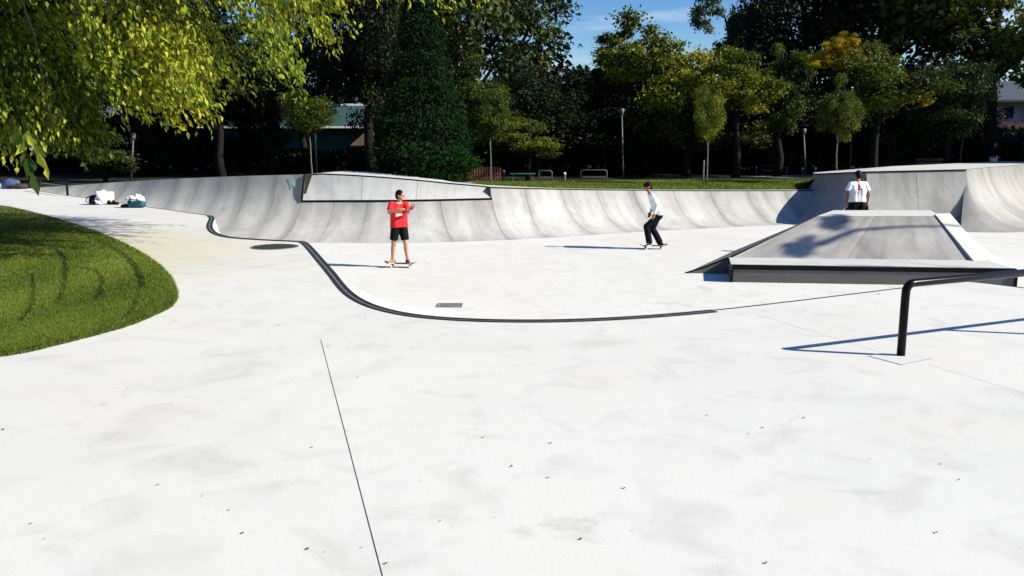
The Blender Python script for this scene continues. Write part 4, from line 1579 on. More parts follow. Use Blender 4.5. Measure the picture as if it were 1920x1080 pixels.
TREES = [
    # left, behind the overhanging tree
    ('broad_tree', 'broad dark tree behind the yellow-green foliage at the far left', 60, 47, -60, 185, 420, 'round0', 'lf_dark'),
    ('broad_tree', 'dark tree behind the hanging foliage above the white pile of clothes', 290, 45, -70, 290, 360, 'round1', 'lf_dark'),
    ('broad_tree', 'dark green tree with pale trunk behind the left end of the curved wall', 420, 41, 30, 240, 270, 'loose2', 'lf_plane'),
    ('broad_tree', 'low dark green bush tree behind the blue bag', 205, 37, 225, 338, 170, 'loose0', 'lf_plane'),
    ('young_tree', 'small green tree with thin pale trunk left of the raised wall panel', 583, 34.5, 168, 258, 110, 'fine0', 'lf_olive'),
    ('broad_tree', 'dark tree above the roof of the teal hall', 575, 47, 70, 200, 150, 'round3', 'lf_dark'),
    # centre left
    ('broad_tree', 'very dark tree standing left of the tall green conifer', 700, 42, -90, 210, 190, 'round1', 'lf_dark'),
    ('plane_tree', 'very tall dark tree behind the conifer with sky showing through its leaves', 885, 47, -190, 250, 365, 'open0', 'lf_plane'),
    ('plane_tree', 'tall dark tree behind the top of the conifer with sky gaps on its left', 720, 52, -170, 240, 330, 'open1', 'lf_dark'),
    ('broad_tree', 'olive tree close behind the right edge of the conifer', 868, 37, 95, 290, 150, 'loose2', 'lf_olive'),
    ('young_tree', 'young green tree with thin trunk above the red picket fence', 920, 34, 150, 265, 95, 'fine0', 'lf_mid'),
    ('broad_tree', 'dark tree filling the gap under the tall plane tree', 1010, 43, 120, 290, 190, 'round2', 'lf_dark'),
    ('low_tree', 'low olive tree behind the metal barriers', 990, 38.5, 205, 285, 180, 'loose0', 'lf_olive'),
    ('broad_tree', 'dark tree hiding the left end of the teal hall', 515, 44, 110, 285, 90, 'loose1', 'lf_dark'),
    ('broad_tree', 'dark green tree between the two yellow-green ones right of the cedar', 1262, 46.5, 130, 300, 170, 'loose3', 'lf_plane'),
    ('broad_tree', 'dark green tree behind the narrow tree with sky gaps', 1440, 46, 120, 300, 180, 'loose0', 'lf_plane'),
    ('broad_tree', 'dark green tree low behind the golden-branched tree', 1690, 44.5, 140, 300, 230, 'loose1', 'lf_plane'),
    # centre right
    ('turning_tree', 'yellowish tree rising against the blue sky behind the rider in white', 1208, 45, 30, 275, 235, 'loose0', 'lf_autumn'),
    ('broad_tree', 'dull green tree right of the yellowish one below the gap of sky', 1285, 43, 100, 290, 190, 'loose1', 'lf_olive'),
    ('turning_tree', 'yellow-green tree right of the gap of sky with open leaves', 1375, 41, 80, 255, 190, 'loose2', 'lf_autumn'),
    ('young_tree', 'slim young yellow-green tree with thin trunk on the grass verge', 1322, 34.5, 158, 272, 62, 'fine0', 'lf_autumn'),
    ('pale_tree', 'pale grey-green tree high against the sky at the right side of the gap', 1355, 56, -30, 160, 150, 'loose3', 'lf_pale'),
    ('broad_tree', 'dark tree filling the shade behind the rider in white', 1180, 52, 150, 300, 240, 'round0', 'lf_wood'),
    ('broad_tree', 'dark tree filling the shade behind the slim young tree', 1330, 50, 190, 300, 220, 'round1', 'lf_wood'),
    # right
    ('broad_tree', 'very dark tall tree left of the tree with the golden branch', 1490, 50, -160, 250, 250, 'round1', 'lf_dark'),
    ('poplar_tree', 'narrow green tree with sky gaps left of the tall dark tree', 1452, 43, 55, 255, 110, 'loose1', 'lf_mid'),
    ('broad_tree', 'tall olive-green tree above and behind the golden branch', 1650, 49, -190, 215, 400, 'loose2', 'lf_plane'),
    ('broad_tree', 'tall green tree at the far right above the white house', 1840, 47, -180, 150, 360, 'loose0', 'lf_mid'),
    ('broad_tree', 'mid green tree between the golden-branched tree and the white house', 1765, 42, 95, 260, 190, 'loose1', 'lf_plane'),
    ('turning_tree', 'green tree with one golden branch above the rider in the white shirt', 1632, 39, 58, 255, 240, 'loose3', 'lf_olive'),
    ('young_tree', 'slim young olive tree with thin trunk behind the shaded ramp face', 1562, 35.5, 150, 265, 72, 'fine1', 'lf_olive'),
    ('broad_tree', 'dark tree in the shade behind the tall corner ramp', 1700, 53, 170, 300, 330, 'round3', 'lf_wood'),
    ('broad_tree', 'dark green tree at the right edge of the frame', 2120, 41, -60, 225, 260, 'round1', 'lf_mid'),
    ('broad_tree', 'dark tree beyond the right edge of the frame', 2240, 43, -120, 260, 340, 'round2', 'lf_dark'),
    ('broad_tree', 'broad dark tree of the row far beyond the right edge, nearest the bowl', 2480, 41, -100, 300, 330, 'round0', 'lf_dark'),
    ('broad_tree', 'broad green tree of the row far beyond the right edge, second from the bowl', 2650, 45, -120, 300, 420, 'round3', 'lf_mid'),
    ('broad_tree', 'broad olive tree of the row far beyond the right edge, farthest out', 2950, 44, -140, 300, 420, 'round1', 'lf_olive'),
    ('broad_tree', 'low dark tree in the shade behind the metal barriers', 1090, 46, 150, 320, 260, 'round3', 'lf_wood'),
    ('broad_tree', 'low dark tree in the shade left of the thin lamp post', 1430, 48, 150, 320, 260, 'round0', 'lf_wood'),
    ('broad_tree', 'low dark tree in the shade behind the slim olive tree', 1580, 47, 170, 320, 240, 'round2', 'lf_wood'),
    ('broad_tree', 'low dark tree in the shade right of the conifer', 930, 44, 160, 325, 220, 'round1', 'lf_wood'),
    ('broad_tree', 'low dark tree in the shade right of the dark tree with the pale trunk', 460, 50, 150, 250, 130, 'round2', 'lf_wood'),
    ('broad_tree', 'dark tree beyond the left edge of the frame', -190, 43, -90, 270, 360, 'round2', 'lf_dark'),
]
for r_ in TREES:
    young = r_[0] in ('young_tree',)
    tree(r_[0], r_[1], r_[2], r_[3], r_[4], r_[5] + (0 if young else 14), r_[6] * (1.0 if young else 1.1), r_[7], M[r_[8]], trunk=.035 if young else 0, bark='pale_bark' if young else 'bark', lean=.15 if r_[2] == 583 else 0)
# the golden branch
gt_ = [o for o in COL.objects if o.get('label', '').startswith('green tree with one golden')][0]
for du, dv, w, h in ((1560, 92, 70, 60), (1592, 86, 50, 44), (1536, 112, 50, 36), (1578, 124, 62, 36), (1606, 112, 40, 40), (1704, 178, 60, 34), (1728, 192, 34, 22)):
    m, cl = PROTO['loose%d' % (du % 4)]
    c = bpy.data.objects.new('branch', m); COL.objects.link(c); c.parent = gt_
    p = atd(du, dv, 38.2)
    c.location = p - gt_.location
    c.scale = (w / FPX * 38 / 2, w / FPX * 38 / 2, h / FPX * 38 / 2)
    c.rotation_euler = (0, 0, du)
    set_mat(c, M['lf_gold'])
    c['label'] = 'golden yellow branch'
    mb = MB(); mb.tube([Vector((0, 0, c.location.z - .8)), c.location * .6 + Vector((0, 0, c.location.z * .4)), c.location], [.05, .035, .015], 5)
    mb.link('limb', M['bark'], gt_)

# tall narrow conifer
cy = 31.5
ct = thing('conifer', 'tall dense dark green cone-shaped conifer behind the raised wall panel', 'tree', ((794 - 960) / FPX * cy, cy, 0), 0, 'trees of the park behind the skatepark')
C_, D_, N_, T_ = crown_cone(5)
hz, rx = 8.4, 2.1
C_ = C_ * np.array([rx, rx, hz]) + np.array([0, 0, .25])
ls = rng.uniform(.08, .19, len(C_))
link_mesh('crown', leaf_mesh('crown', C_, D_, N_, ls, ls * .34, T_), M['lf_cone'], ct)
mb = MB(); mb.tube([(0, 0, -.1), (0, 0, 4), (0, 0, 8.4)], [.22, .13, .02], 8); mb.link('trunk', M['bark'], ct)
# cedar
cyd = 47.5
cd = thing('cedar_tree', 'dark cedar with flat tiers of branches against the sky', 'tree', ((1148 - 960) / FPX * cyd, cyd, 0), 0, 'trees of the park behind the skatepark')
o = bpy.data.objects.new('crown', cedar_mesh); COL.objects.link(o); o.parent = cd
zt, zb = atd(1148, 70, cyd).z, 1.6
o.location = (0, 0, (zt + zb) / 2); o.scale = (2.5, 2.5, (zt - zb) / 2)
mb = MB(); mb.tube([(0, 0, -.1), (0, 0, 4), (0, 0, zt - .3)], [.28, .17, .03], 8); mb.link('trunk', M['bark'], cd)

# woods closing the view: one mass nobody could count
nw = 60000
wx = rng.uniform(-75, 75, nw)
wy = 66 + rng.uniform(0, 14, nw) + .002 * wx ** 2
wz = rng.uniform(0, 1, nw) ** .8 * (6.8 + 1.5 * np.sin(wx * .21) + 1.0 * np.sin(wx * .53 + 1))
# leave the two houses and the hall standing in front
C_ = np.stack([wx, wy, wz], 1)
ls = rng.uniform(.35, .8, nw)
tag(link_mesh('woods', leaf_mesh('woods', C_, unit(rng.normal(0, 1, (nw, 3))), unit(rng.normal(0, 1, (nw, 3)) + np.array([0, -.6, .3])), ls, ls * .7, np.clip(rng.normal(.45, .2, nw), 0, 1)), M['lf_wood']),
    'dark mass of distant woods closing the view behind the park trees', 'woods', kind='stuff')
# undergrowth hedge in the shade under the trees
nh = 52000
hx = rng.uniform(-32, 36, nh)
hy = 47 + rng.uniform(0, 7, nh) + .35 * np.sin(hx * .7)
hz_ = rng.uniform(0, 1, nh) ** .7 * (2.5 + .5 * np.sin(hx * .45) + .35 * np.sin(hx * 1.3))
ls = rng.uniform(.18, .42, nh)
hu = 960 + FPX * hx / hy
low = ((hu > 40) & (hu < 150)) | ((hu > 500) & (hu < 705)) | (hu > 1850)
hz_ = np.where(low, hz_ * np.where(hu > 1850, .8, .42), hz_)
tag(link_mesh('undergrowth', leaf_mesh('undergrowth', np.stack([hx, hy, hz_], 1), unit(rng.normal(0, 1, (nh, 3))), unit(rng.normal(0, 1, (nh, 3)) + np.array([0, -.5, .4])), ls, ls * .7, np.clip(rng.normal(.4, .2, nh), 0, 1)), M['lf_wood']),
    'dark undergrowth in the shade under the park trees', 'undergrowth', kind='stuff')

# ------------------------------------------------------------------ overhanging tree at the left
TX, TY = -9.9, 14.2
nt_ree = thing('overhanging_tree', 'tree with drooping yellow-green leaves hanging in from the upper left', 'tree', (TX, TY, 0))
MASK = [(-10, -10), (640, -10), (655, 45), (682, 80), (668, 100), (640, 92), (612, 96), (585, 60), (560, 66), (548, 100), (548, 190), (530, 212), (505, 205), (480, 215), (455, 205), (430, 180), (424, 140), (400, 140), (394, 205), (388, 228), (365, 212), (350, 205), (325, 232), (300, 212),
        (262, 215), (236, 200), (215, 210), (190, 215), (198, 250), (178, 272), (168, 305), (150, 298), (138, 262), (112, 285), (75, 268), (40, 250), (20, 290), (-10, 296)]
ns = 9500
c0 = np.array([-5.9, 13.9, 5.5])
q = unit(rng.normal(0, 1, (ns, 3))) * (rng.uniform(0, 1, ns) ** .36)[:, None]
sp = c0 + q * np.array([5.6, 4.1, 4.4])
sp[:, 2] = np.maximum(sp[:, 2], 1.9 + rng.uniform(0, .3, ns))
keep = np.ones(ns, bool)
outv = sp - np.array([TX, TY, 0])
outv[:, 2] = 0
outv = unit(outv)
vis0 = np.zeros(ns, bool)
for du_, dz_ in ((0, .05), (.30, -.42)):        # the whole drooping spray stays within the tree's outline
    uu, vv = proj(sp + outv * du_ + np.array([0, 0, dz_]))
    inside = (uu > -10) & (uu < 1920) & (vv > -10)
    vis0 |= inside
    keep &= np.where(inside, in_poly(uu, vv, MASK), True)
# airy gaps


def strands(p):
    """hanging curtains of foliage with dark hollows between them"""
    x, y, z = p[:, 0], p[:, 1], p[:, 2]
    return (np.sin(2.9 * x + 1.9 * z + .35 * y) + .75 * np.sin(6.3 * x + 2.6 * z - .5 * y + 1.1) + .6 * np.sin(1.3 * x - 3.6 * z + .4 * y + 2.0))


gap = strands(sp)
keep &= np.where(vis0, gap > .22, True)
sp = sp[keep]
# lower fringe of the crown: sprays hanging to its ragged underside
ne = 9000
eu, ev, ed = rng.uniform(-10, 600, ne), rng.uniform(110, 305, ne), rng.uniform(10.8, 13.6, ne)
ok = in_poly(eu, ev, MASK)
ex = np.array([tuple(atd(a, b, c)) for a, b, c in zip(eu[ok], ev[ok], ed[ok])])
eo = ex - np.array([TX, TY, 0]); eo[:, 2] = 0
es = ex - unit(eo) * .28 + np.array([0, 0, .46])
es = es[strands(es) > .30][:950]
sp = np.concatenate([sp, es])
C_, D_, N_, T_, TW = [], [], [], [], []
for i, s in enumerate(sp):
    k_ = rng.integers(15, 26)
    out = s - np.array([TX, TY, s[2]])
    out = out / (np.linalg.norm(out) + 1e-6)
    ln = rng.uniform(.45, .85)
    t = np.linspace(0, 1, k_)
    side = np.array([-out[1], out[0], 0]) * rng.normal(0, .35)
    path = s + (out + side)[None] * (t * ln * .6)[:, None] + np.array([0, 0, -1])[None] * (t ** 1.6 * ln * .8)[:, None]
    p = path + rng.normal(0, .042, (k_, 3)) + np.array([0, 0, -.04])
    C_.append(p)
    D_.append(unit(np.array([0, 0, -1.0]) + out * .45 + rng.normal(0, .38, (k_, 3))))
    N_.append(unit(np.array([.35, -.35, .35]) + rng.normal(0, .6, (k_, 3))))
    f = .45 + .20 * np.sin(s[0] * 1.7) * np.sin(s[2] * 1.9 + s[1]) + .03 * (s[0] + 6.3)
    T_.append(np.clip(f + rng.normal(0, .06) + rng.normal(0, .17, k_), 0, 1))
    if i % 4 == 0:
        TW.append(path[::4])
C_, D_, N_, T_ = map(np.concatenate, (C_, D_, N_, T_))
ls = rng.uniform(.055, .125, len(C_))
# the 260 nearest leaves in the frame are single leaves
uu, vv = proj(C_)
vis = (uu > 0) & (uu < 700) & (vv > 0) & (vv < 320)
order = np.argsort(np.where(vis, C_[:, 1], 99))[:260]
mask = np.ones(len(C_), bool)
mask[order] = False
o = link_mesh('crown', leaf_mesh('crown', C_[mask] - np.array([TX, TY, 0]), D_[mask], N_[mask], ls[mask], ls[mask] * .46, T_[mask]), M['lf_near'], nt_ree)
tag(o, kind='stuff')
one = []
for k_ in range(5):
    one.append(leaf_mesh('leaf', np.zeros((1, 3)), np.array([[0, 0, -1.]]), np.array([[0, -1., 0]]), .17, .085, np.array([.25 + .15 * k_])))
    one[-1].materials.append(M['lf_near'])
for j in order:
    o = bpy.data.objects.new('leaf', one[int(np.clip((T_[j] - .2) / .15, 0, 4))])
    COL.objects.link(o)
    o.parent = nt_ree
    d, n_ = Vector(D_[j]).normalized(), Vector(N_[j]).normalized()
    s_ = d.cross(n_).normalized()
    n_ = s_.cross(d)
    mt = Matrix((s_, -n_, -d)).transposed().to_4x4()
    o.matrix_local = Matrix.Translation(Vector(C_[j]) - Vector((TX, TY, 0))) @ mt @ Matrix.Scale(ls[j] / .17, 4)
mb = MB()
top = Vector((.6, -.4, 7.2))
mb.tube([(0, 0, -.1), (.05, 0, 1.2), (.2, -.1, 3.2), top], [.30, .24, .19, .06], 10)
for i in range(22):
    a = rng.uniform(0, 6.28)
    e = Vector((c0[0] - TX + 4.2 * math.cos(a), c0[1] - TY + 2.8 * math.sin(a), rng.uniform(3.6, 7.5)))
    s_ = Vector((.1, 0, 0)).lerp(top, rng.uniform(.3, .9)); s_.z = rng.uniform(2.2, 6)
    mb.tube([s_, s_.lerp(e, .5) + Vector((0, 0, .6)), e], [.09, .055, .018], 5)
mb.link('trunk', M['bark'], nt_ree, smooth=True)
mb = MB()
for w in TW:
    mb.tube([Vector(p) - Vector((TX, TY, 0)) for p in w], .006, 3, cap=False)
mb.link('twigs', M['bark'], nt_ree)

# second, nearer tree: only a dangling sprig of it reaches the picture
NX, NY = -5.6, 3.2
nr = thing('near_tree', 'near tree with one dangling sprig of large leaves in front of the lawn', 'tree', (NX, NY, 0))
mb = MB()
mb.tube([(0, 0, -.1), (.05, .05, 1.5), (.1, .1, 3.2), (.1, .2, 5.0)], [.14, .11, .08, .03], 8)
lim = [Vector((.1, .1, 2.6)), Vector((1.2, .5, 3.0)), Vector((2.4, .8, 2.9)), Vector((3.22, .98, 2.55)), Vector((3.33, 1.0, 2.1)), Vector((3.36, 1.0, 1.80)), Vector((3.37, 1.0, 1.58))]
mb.tube(lim, [.05, .03, .015, .006, .004, .003, .002], 6)
mb.link('trunk', M['bark'], nr, smooth=True)
big = leaf_mesh('leaf', np.zeros((1, 3)), np.array([[0, 0, -1.]]), np.array([[0, -1., 0]]), .17, .085, np.array([.3]))
big.materials.append(M['lf_near'])
big2 = leaf_mesh('leaf', np.zeros((1, 3)), np.array([[0, 0, -1.]]), np.array([[0, -1., 0]]), .17, .075, np.array([.72]))
big2.materials.append(M['lf_near'])
big3 = leaf_mesh('leaf', np.zeros((1, 3)), np.array([[0, 0, -1.]]), np.array([[0, -1., 0]]), .17, .085, np.array([.08]))
big3.materials.append(M['lf_near'])
for (u, v, l_, tilt, turn, mm) in ((50, 262, .13, .3, .8, big), (62, 268, .12, -.5, .2, big2), (40, 278, .12, .7, 1.0, big2), (54, 316, .19, .12, 1.1, big3), (66, 346, .15, -.2, .9, big3), (80, 304, .15, -.28, -.3, big2), (74, 282, .11, -.6, .4, big), (45, 300, .1, .5, .3, big), (30, 262, .12, .4, .3, big), (88, 326, .08, -.2, .2, big2)):
    p = atd(u, v, NY + 1.0)
    o = bpy.data.objects.new('leaf', mm); COL.objects.link(o); o.parent = nr
    o.location = p - Vector((NX, NY, 0)); o.rotation_euler = (rng.uniform(-.3, .3), tilt, turn)
    o.scale = (l_ / .17 * .78,) * 3
n_ = 1500
q = unit(rng.normal(0, 1, (n_, 3))) * (rng.uniform(0, 1, n_) ** .4)[:, None] * np.array([1.5, 1.5, 1.4]) + np.array([-.2, .0, 4.6])
ls = rng.uniform(.09, .17, n_)
tag(link_mesh('crown', leaf_mesh('crown', q, unit(rng.normal(0, .4, (n_, 3)) + np.array([0, 0, -1])), unit(rng.normal(0, 1, (n_, 3))), ls, ls * .5, np.clip(rng.normal(.45, .2, n_), 0, 1)), M['lf_near'], nr), kind='stuff')

# ------------------------------------------------------------------ buildings far behind
def window(parent, c, w, h, dy=-.05):
    mb = MB()
    mb.box((c[0], c[1] + dy, c[2]), (w + .16, .10, h + .16)); f = mb.link('window', M['trim'], parent)
    mb = MB(); mb.box((c[0], c[1] + dy - .06, c[2]), (w, .04, h)); mb.link('pane', M['glass'], f)


hy = 64
hh = thing('house', 'white rendered house glimpsed under the leaves at the far left', 'house', ((95 - 960) / FPX * hy, hy, 0))
mb = MB(); mb.box((0, 3, 1.6), (7.5, 6, 3.2)); mb.link('wall', M['white_wall'], hh)
mb = MB(); mb.add([(-4.1, -.4, 3.2), (4.1, -.4, 3.2), (4.1, 6.4, 3.2), (-4.1, 6.4, 3.2), (-4.1, 3, 5.2), (4.1, 3, 5.2)], [(0, 1, 5, 4), (2, 3, 4, 5), (1, 2, 5), (3, 0, 4), (0, 3, 2, 1)]); mb.link('roof', M['grey_roof'], hh)
window(hh, (-1.9, 0, 1.7), 1.0, 1.2); window(hh, (2.6, 0, 1.7), 1.0, 1.2)
mb = MB(); mb.box((.6, -.04, 1.05), (1.0, .08, 2.1)); mb.link('door', M['brown_bag'], hh)

hy = 62
gh = thing('hall', 'teal sheet-metal hall with blue-grey roof behind the trees', 'building', ((540 - 960) / FPX * hy, hy, 0))
mb = MB(); mb.box((0, 5, 1.36), (13.5, 10, 2.72)); mb.link('wall', M['green_wall'], gh)
mb = MB(); mb.box((0, -.35, 2.78), (14.2, .5, .14)); mb.link('gutter', M['trim'], gh)
mb = MB(); mb.add([(-7.1, -.5, 2.87), (7.1, -.5, 2.87), (7.1, 4.5, 4.5), (-7.1, 4.5, 4.5), (7.1, 10, 2.87), (-7.1, 10, 2.87)], [(0, 1, 2, 3), (3, 2, 4, 5), (1, 4, 2), (0, 3, 5)]); mb.link('roof', M['blue_roof'], gh)
mb = MB(); mb.box((3.0, 4.5, 4.55), (8, .4, .16)); mb.link('ridge', M['trim'], gh)
for x in (-5, -2.5, 0, 2.5, 5):
    mb = MB(); mb.box((x, -.02, 1.36), (.09, .04, 2.6)); mb.link('seam_rib', M['green_wall'], gh)

hy = 60
sh = thing('house', 'small sunlit cream house with brick chimney left of the conifer', 'house', ((687 - 960) / FPX * hy, hy, 0))
mb = MB(); mb.box((0, 2, .75), (1.6, 4, 1.5)); mb.link('wall', M['cream_wall'], sh)
mb = MB(); mb.add([(-.95, -.3, 1.5), (.95, -.3, 1.5), (0, -.3, 2.3), (-.95, 4, 1.5), (.95, 4, 1.5), (0, 4, 2.3)], [(0, 1, 2), (3, 5, 4), (1, 4, 5, 2), (0, 2, 5, 3)]); r0_ = mb.link('roof', M['tile_roof'], sh)
mb = MB(); mb.box((.5, 1.0, 2.3), (.3, .3, .8)); mb.link('chimney', M['trim'], r0_)
window(sh, (-.2, 0, .9), .5, .6)

hy = 58
wh = thing('house', 'white house with slate roof and brick base at the right edge behind the trees', 'house', ((1905 - 960) / FPX * hy, hy, 0))
mb = MB(); mb.box((0, 4, 3.68), (4.2, 7, 1.56)); mb.link('wall', M['white_wall'], wh)
mb = MB(); mb.box((-.1, 4, 1.44), (4.6, 7.4, 2.9)); mb.link('base', M['brick'], wh)
mb = MB(); mb.add([(-2.4, 0, 4.5), (2.6, 0, 4.5), (2.6, 8, 4.5), (-2.4, 8, 4.5), (-1.0, 4, 6.0), (1.8, 4, 6.0)], [(0, 1, 5, 4), (1, 2, 5), (2, 3, 4, 5), (3, 0, 4), (0, 3, 2, 1)]); mb.link('roof', M['grey_roof'], wh)
mb = MB(); mb.box((.1, -.02, 4.42), (5.0, .16, .14)); mb.link('gutter', M['blue_roof'], wh)
window(wh, (-.9, .5, 3.7), .6, .8); window(wh, (.7, .5, 3.6), 1.1, .8)

# ------------------------------------------------------------------ park furniture behind the bowl
def pole(name, label, u0, v0, y, u1, v1, rad, cat, mat='galv', head=False, group=None):
    b = Vector(((u0 - 960) / FPX * y, y, 0))
    t = atd(u1, v1, y) - b
    o = thing(name, label, cat, b, 0, group)
    mb = MB(); mb.tube([(0, 0, -.1), t], [rad, rad * .75], 8); mb.link('pole', M[mat], o, smooth=True)
    if head:
        mb = MB(); mb.tube([t, t + Vector((0, 0, .05)), t + Vector((0, 0, .26)), t + Vector((0, 0, .3))], [.05, .09, .12, .02], 10); mb.link('lamp_head', M['galv'], o, smooth=True)
    return o


pole('lamp_post', 'pale grey lamp post behind the rider in white', 1167, 336, 41, 1166, 215, .042, 'lamp post', head=True, group='lamp posts in the park')
pole('lamp_post', 'thin grey lamp post left of the shaded ramp face', 1507, 325, 43, 1507, 252, .05, 'lamp post', head=True, group='lamp posts in the park')
pole('lamp_post', 'pale lamp post behind the two bags on the left', 250, 330, 39, 250, 262, .045, 'lamp post', 'galv', head=True, group='lamp posts in the park')
for (u0, v0, u1, v1, lb, y) in ((598, 325, 591, 250, 'leaning pale stake beside the small tree left of the raised panel', 33.5), (1316, 345, 1320, 300, 'short stake at the slim tree on the grass verge', 33.8),
                            (1790, 318, 1808, 238, 'leaning pale stake behind the tall corner ramp', 44), (1588, 322, 1597, 262, 'leaning thin stake behind the head of the rider in the white shirt', 44), (1838, 318, 1841, 245, 'thin grey stake left of the white house', 47)):
    pole('stake', lb, u0, v0, y, u1, v1, .035, 'stake', 'pale_bark', group='tree stakes')


def barrier(label, u, v, y, w, h):
    b = Vector(((u - 960) / FPX * y, y, 0))
    t = thing('metal_barrier', label, 'barrier', b, 0, 'metal hoop barriers')
    mb = MB()
    r_ = .06
    pts = [Vector((-w / 2, 0, 0)), Vector((-w / 2, 0, h - r_)), Vector((-w / 2 + r_, 0, h)), Vector((w / 2 - r_, 0, h)), Vector((w / 2, 0, h - r_)), Vector((w / 2, 0, 0))]
    mb.tube(pts, .024, 8); mb.link('hoop', M['galv'], t, smooth=True)
    mb = MB(); mb.box((0, 0, h * .45), (w - .07, .05, .06)); mb.link('rail', M['galv'], t)
    return t


barrier('wide metal hoop barrier on the verge left of the lamp post', 1112, 342, 36.2, 1.1, .52)
barrier('small metal hoop barrier right of the green bench', 1022, 341, 36.0, .55, .5)
barrier('small metal hoop barrier among bollards left of the shaded ramp face', 1436, 320, 45, .62, .5)
for (u, y, h, lb) in ((1414, 46, .42, 'leftmost bollard, left of the small barrier by the path'), (1470, 46, .4, 'bollard right of the small barrier by the path'), (1500, 44, .42, 'bollard beside the thin lamp post'), (1524, 43, .46, 'bollard nearest the shaded ramp face'), (1058, 37, .4, 'grey bollard between the two barriers on the verge'), (945, 37.5, .5, 'pale bollard at the right end of the red fence')):
    t = thing('bollard', lb, 'bollard', ((u - 960) / FPX * y, y, 0), 0, 'bollards along the path')
    mb = MB(); mb.tube([(0, 0, -.05), (0, 0, h * .8)], .05, 8); mb.link('post', M['galv'], t)
    mb = MB(); mb.tube([(0, 0, h * .8), (0, 0, h * .93), (0, 0, h)], [.06, .06, .02], 8); mb.link('cap', M['trim'], t)
# red picket fence
fy = 37
f0, f1 = (872 - 960) / FPX * fy, (938 - 960) / FPX * fy
pf = thing('picket_fence', 'low red-brown picket fence right of the conifer', 'fence', (f0, fy, 0))
nn = 15
for i in range(nn):
    x = (f1 - f0) * i / (nn - 1)
    h = .42 + .22 * min(1, i / 6) + .02 * (i % 2)
    mb = MB(); mb.prism([Vector((x - .032, -.012, 0)), Vector((x + .032, -.012, 0)), Vector((x + .032, -.012, h - .03)), Vector((x, -.012, h)), Vector((x - .032, -.012, h - .03))], (0, .024, 0)); mb.link('picket', M['red_fence'], pf)
for z in (.14, .36):
    mb = MB(); mb.box(((f1 - f0) / 2, .03, z), (f1 - f0 + .1, .03, .05)); mb.link('rail', M['red_fence'], pf)
# green bench
gx_ = (980 - 960) / FPX * 37
gbn = thing('park_bench', 'low green park bench between the red fence and the small barrier', 'bench', (gx_, 37, 0))
for y in (-.18, 0, .18):
    mb = MB(); mb.box((0, y, .34), (1.1, .15, .035)); mb.link('slat', M['green_bench'], gbn)
for x in (-.42, .42):
    mb = MB(); mb.box((x, 0, .16), (.06, .42, .32)); mb.link('leg', M['galv'], gbn)
bx2 = (1742 - 960) / FPX * 45
b2 = thing('park_bench', 'pale park bench in the shade behind the tall corner ramp', 'bench', (bx2, 45, 0))
for y, z in ((-.15, .42), (.05, .42), (.22, .62), (.25, .8)):
    mb = MB(); mb.box((0, y, z), (1.6, .14 if z < .5 else .04, .04 if z < .5 else .12)); mb.link('slat', M['pale_bark'], b2)
for x in (-.65, .65):
    mb = MB(); mb.box((x, .03, .2), (.06, .45, .4)); mb.link('leg', M['galv'], b2)

# ------------------------------------------------------------------ people
def remesh(mb, name, mat, parent, voxel=.009, smooth=2):
    m = mb.mesh('tmp')
    bm_ = bmesh.new(); bm_.from_mesh(m)
    bmesh.ops.recalc_face_normals(bm_, faces=bm_.faces[:])
    bm_.to_mesh(m); bm_.free()
    o = bpy.data.objects.new('tmp', m)
    COL.objects.link(o)
    md = o.modifiers.new('r', 'REMESH'); md.mode = 'VOXEL'; md.voxel_size = voxel; md.use_smooth_shade = True
    if smooth:
        sm = o.modifiers.new('s', 'SMOOTH'); sm.factor = .5; sm.iterations = smooth
    bpy.context.view_layer.update()
    dg_ = bpy.context.evaluated_depsgraph_get()
    nm = bpy.data.meshes.new_from_object(o.evaluated_get(dg_))
    nm.name = name
    bpy.data.objects.remove(o)
    bpy.data.meshes.remove(m)
    nm.materials.clear()
    return link_mesh(name, nm, mat, parent, True)


def V3(*a):
    return Vector(a)


def hand(mb, wrist, d, palm_n, curl=.5, side=1):
    """palm and five fingers; d points along the forearm, palm_n out of the palm"""
    d = d.normalized(); pn = (palm_n - d * palm_n.dot(d)).normalized(); s_ = d.cross(pn) * side
    k_ = wrist + d * .085
    for o_ in (-.028, -.01, .01, .028):
        mb.cone(wrist + s_ * o_ * .6, .018, k_ + s_ * o_, .0155, 8)
    for o_, l_ in zip((-.032, -.011, .011, .032), (.068, .078, .074, .056)):
        a = k_ + s_ * o_
        e1 = d * math.cos(curl * .6) + pn * math.sin(curl * .6)
        e2 = d * math.cos(curl * 1.5) + pn * math.sin(curl * 1.5)
        b = a + e1 * l_ * .5
        mb.cone(a, .0105, b, .0095, 7); mb.cone(b, .0095, b + e2 * l_ * .5, .008, 7)
    a = wrist + d * .025 - s_ * .028
    e = (d * .65 - s_ * .6 + pn * .35).normalized()
    mb.cone(a, .014, a + e * .04, .0115, 7); mb.cone(a + e * .04, .0115, a + e * .04 + (d * .9 + pn * .4).normalized() * .032, .009, 7)


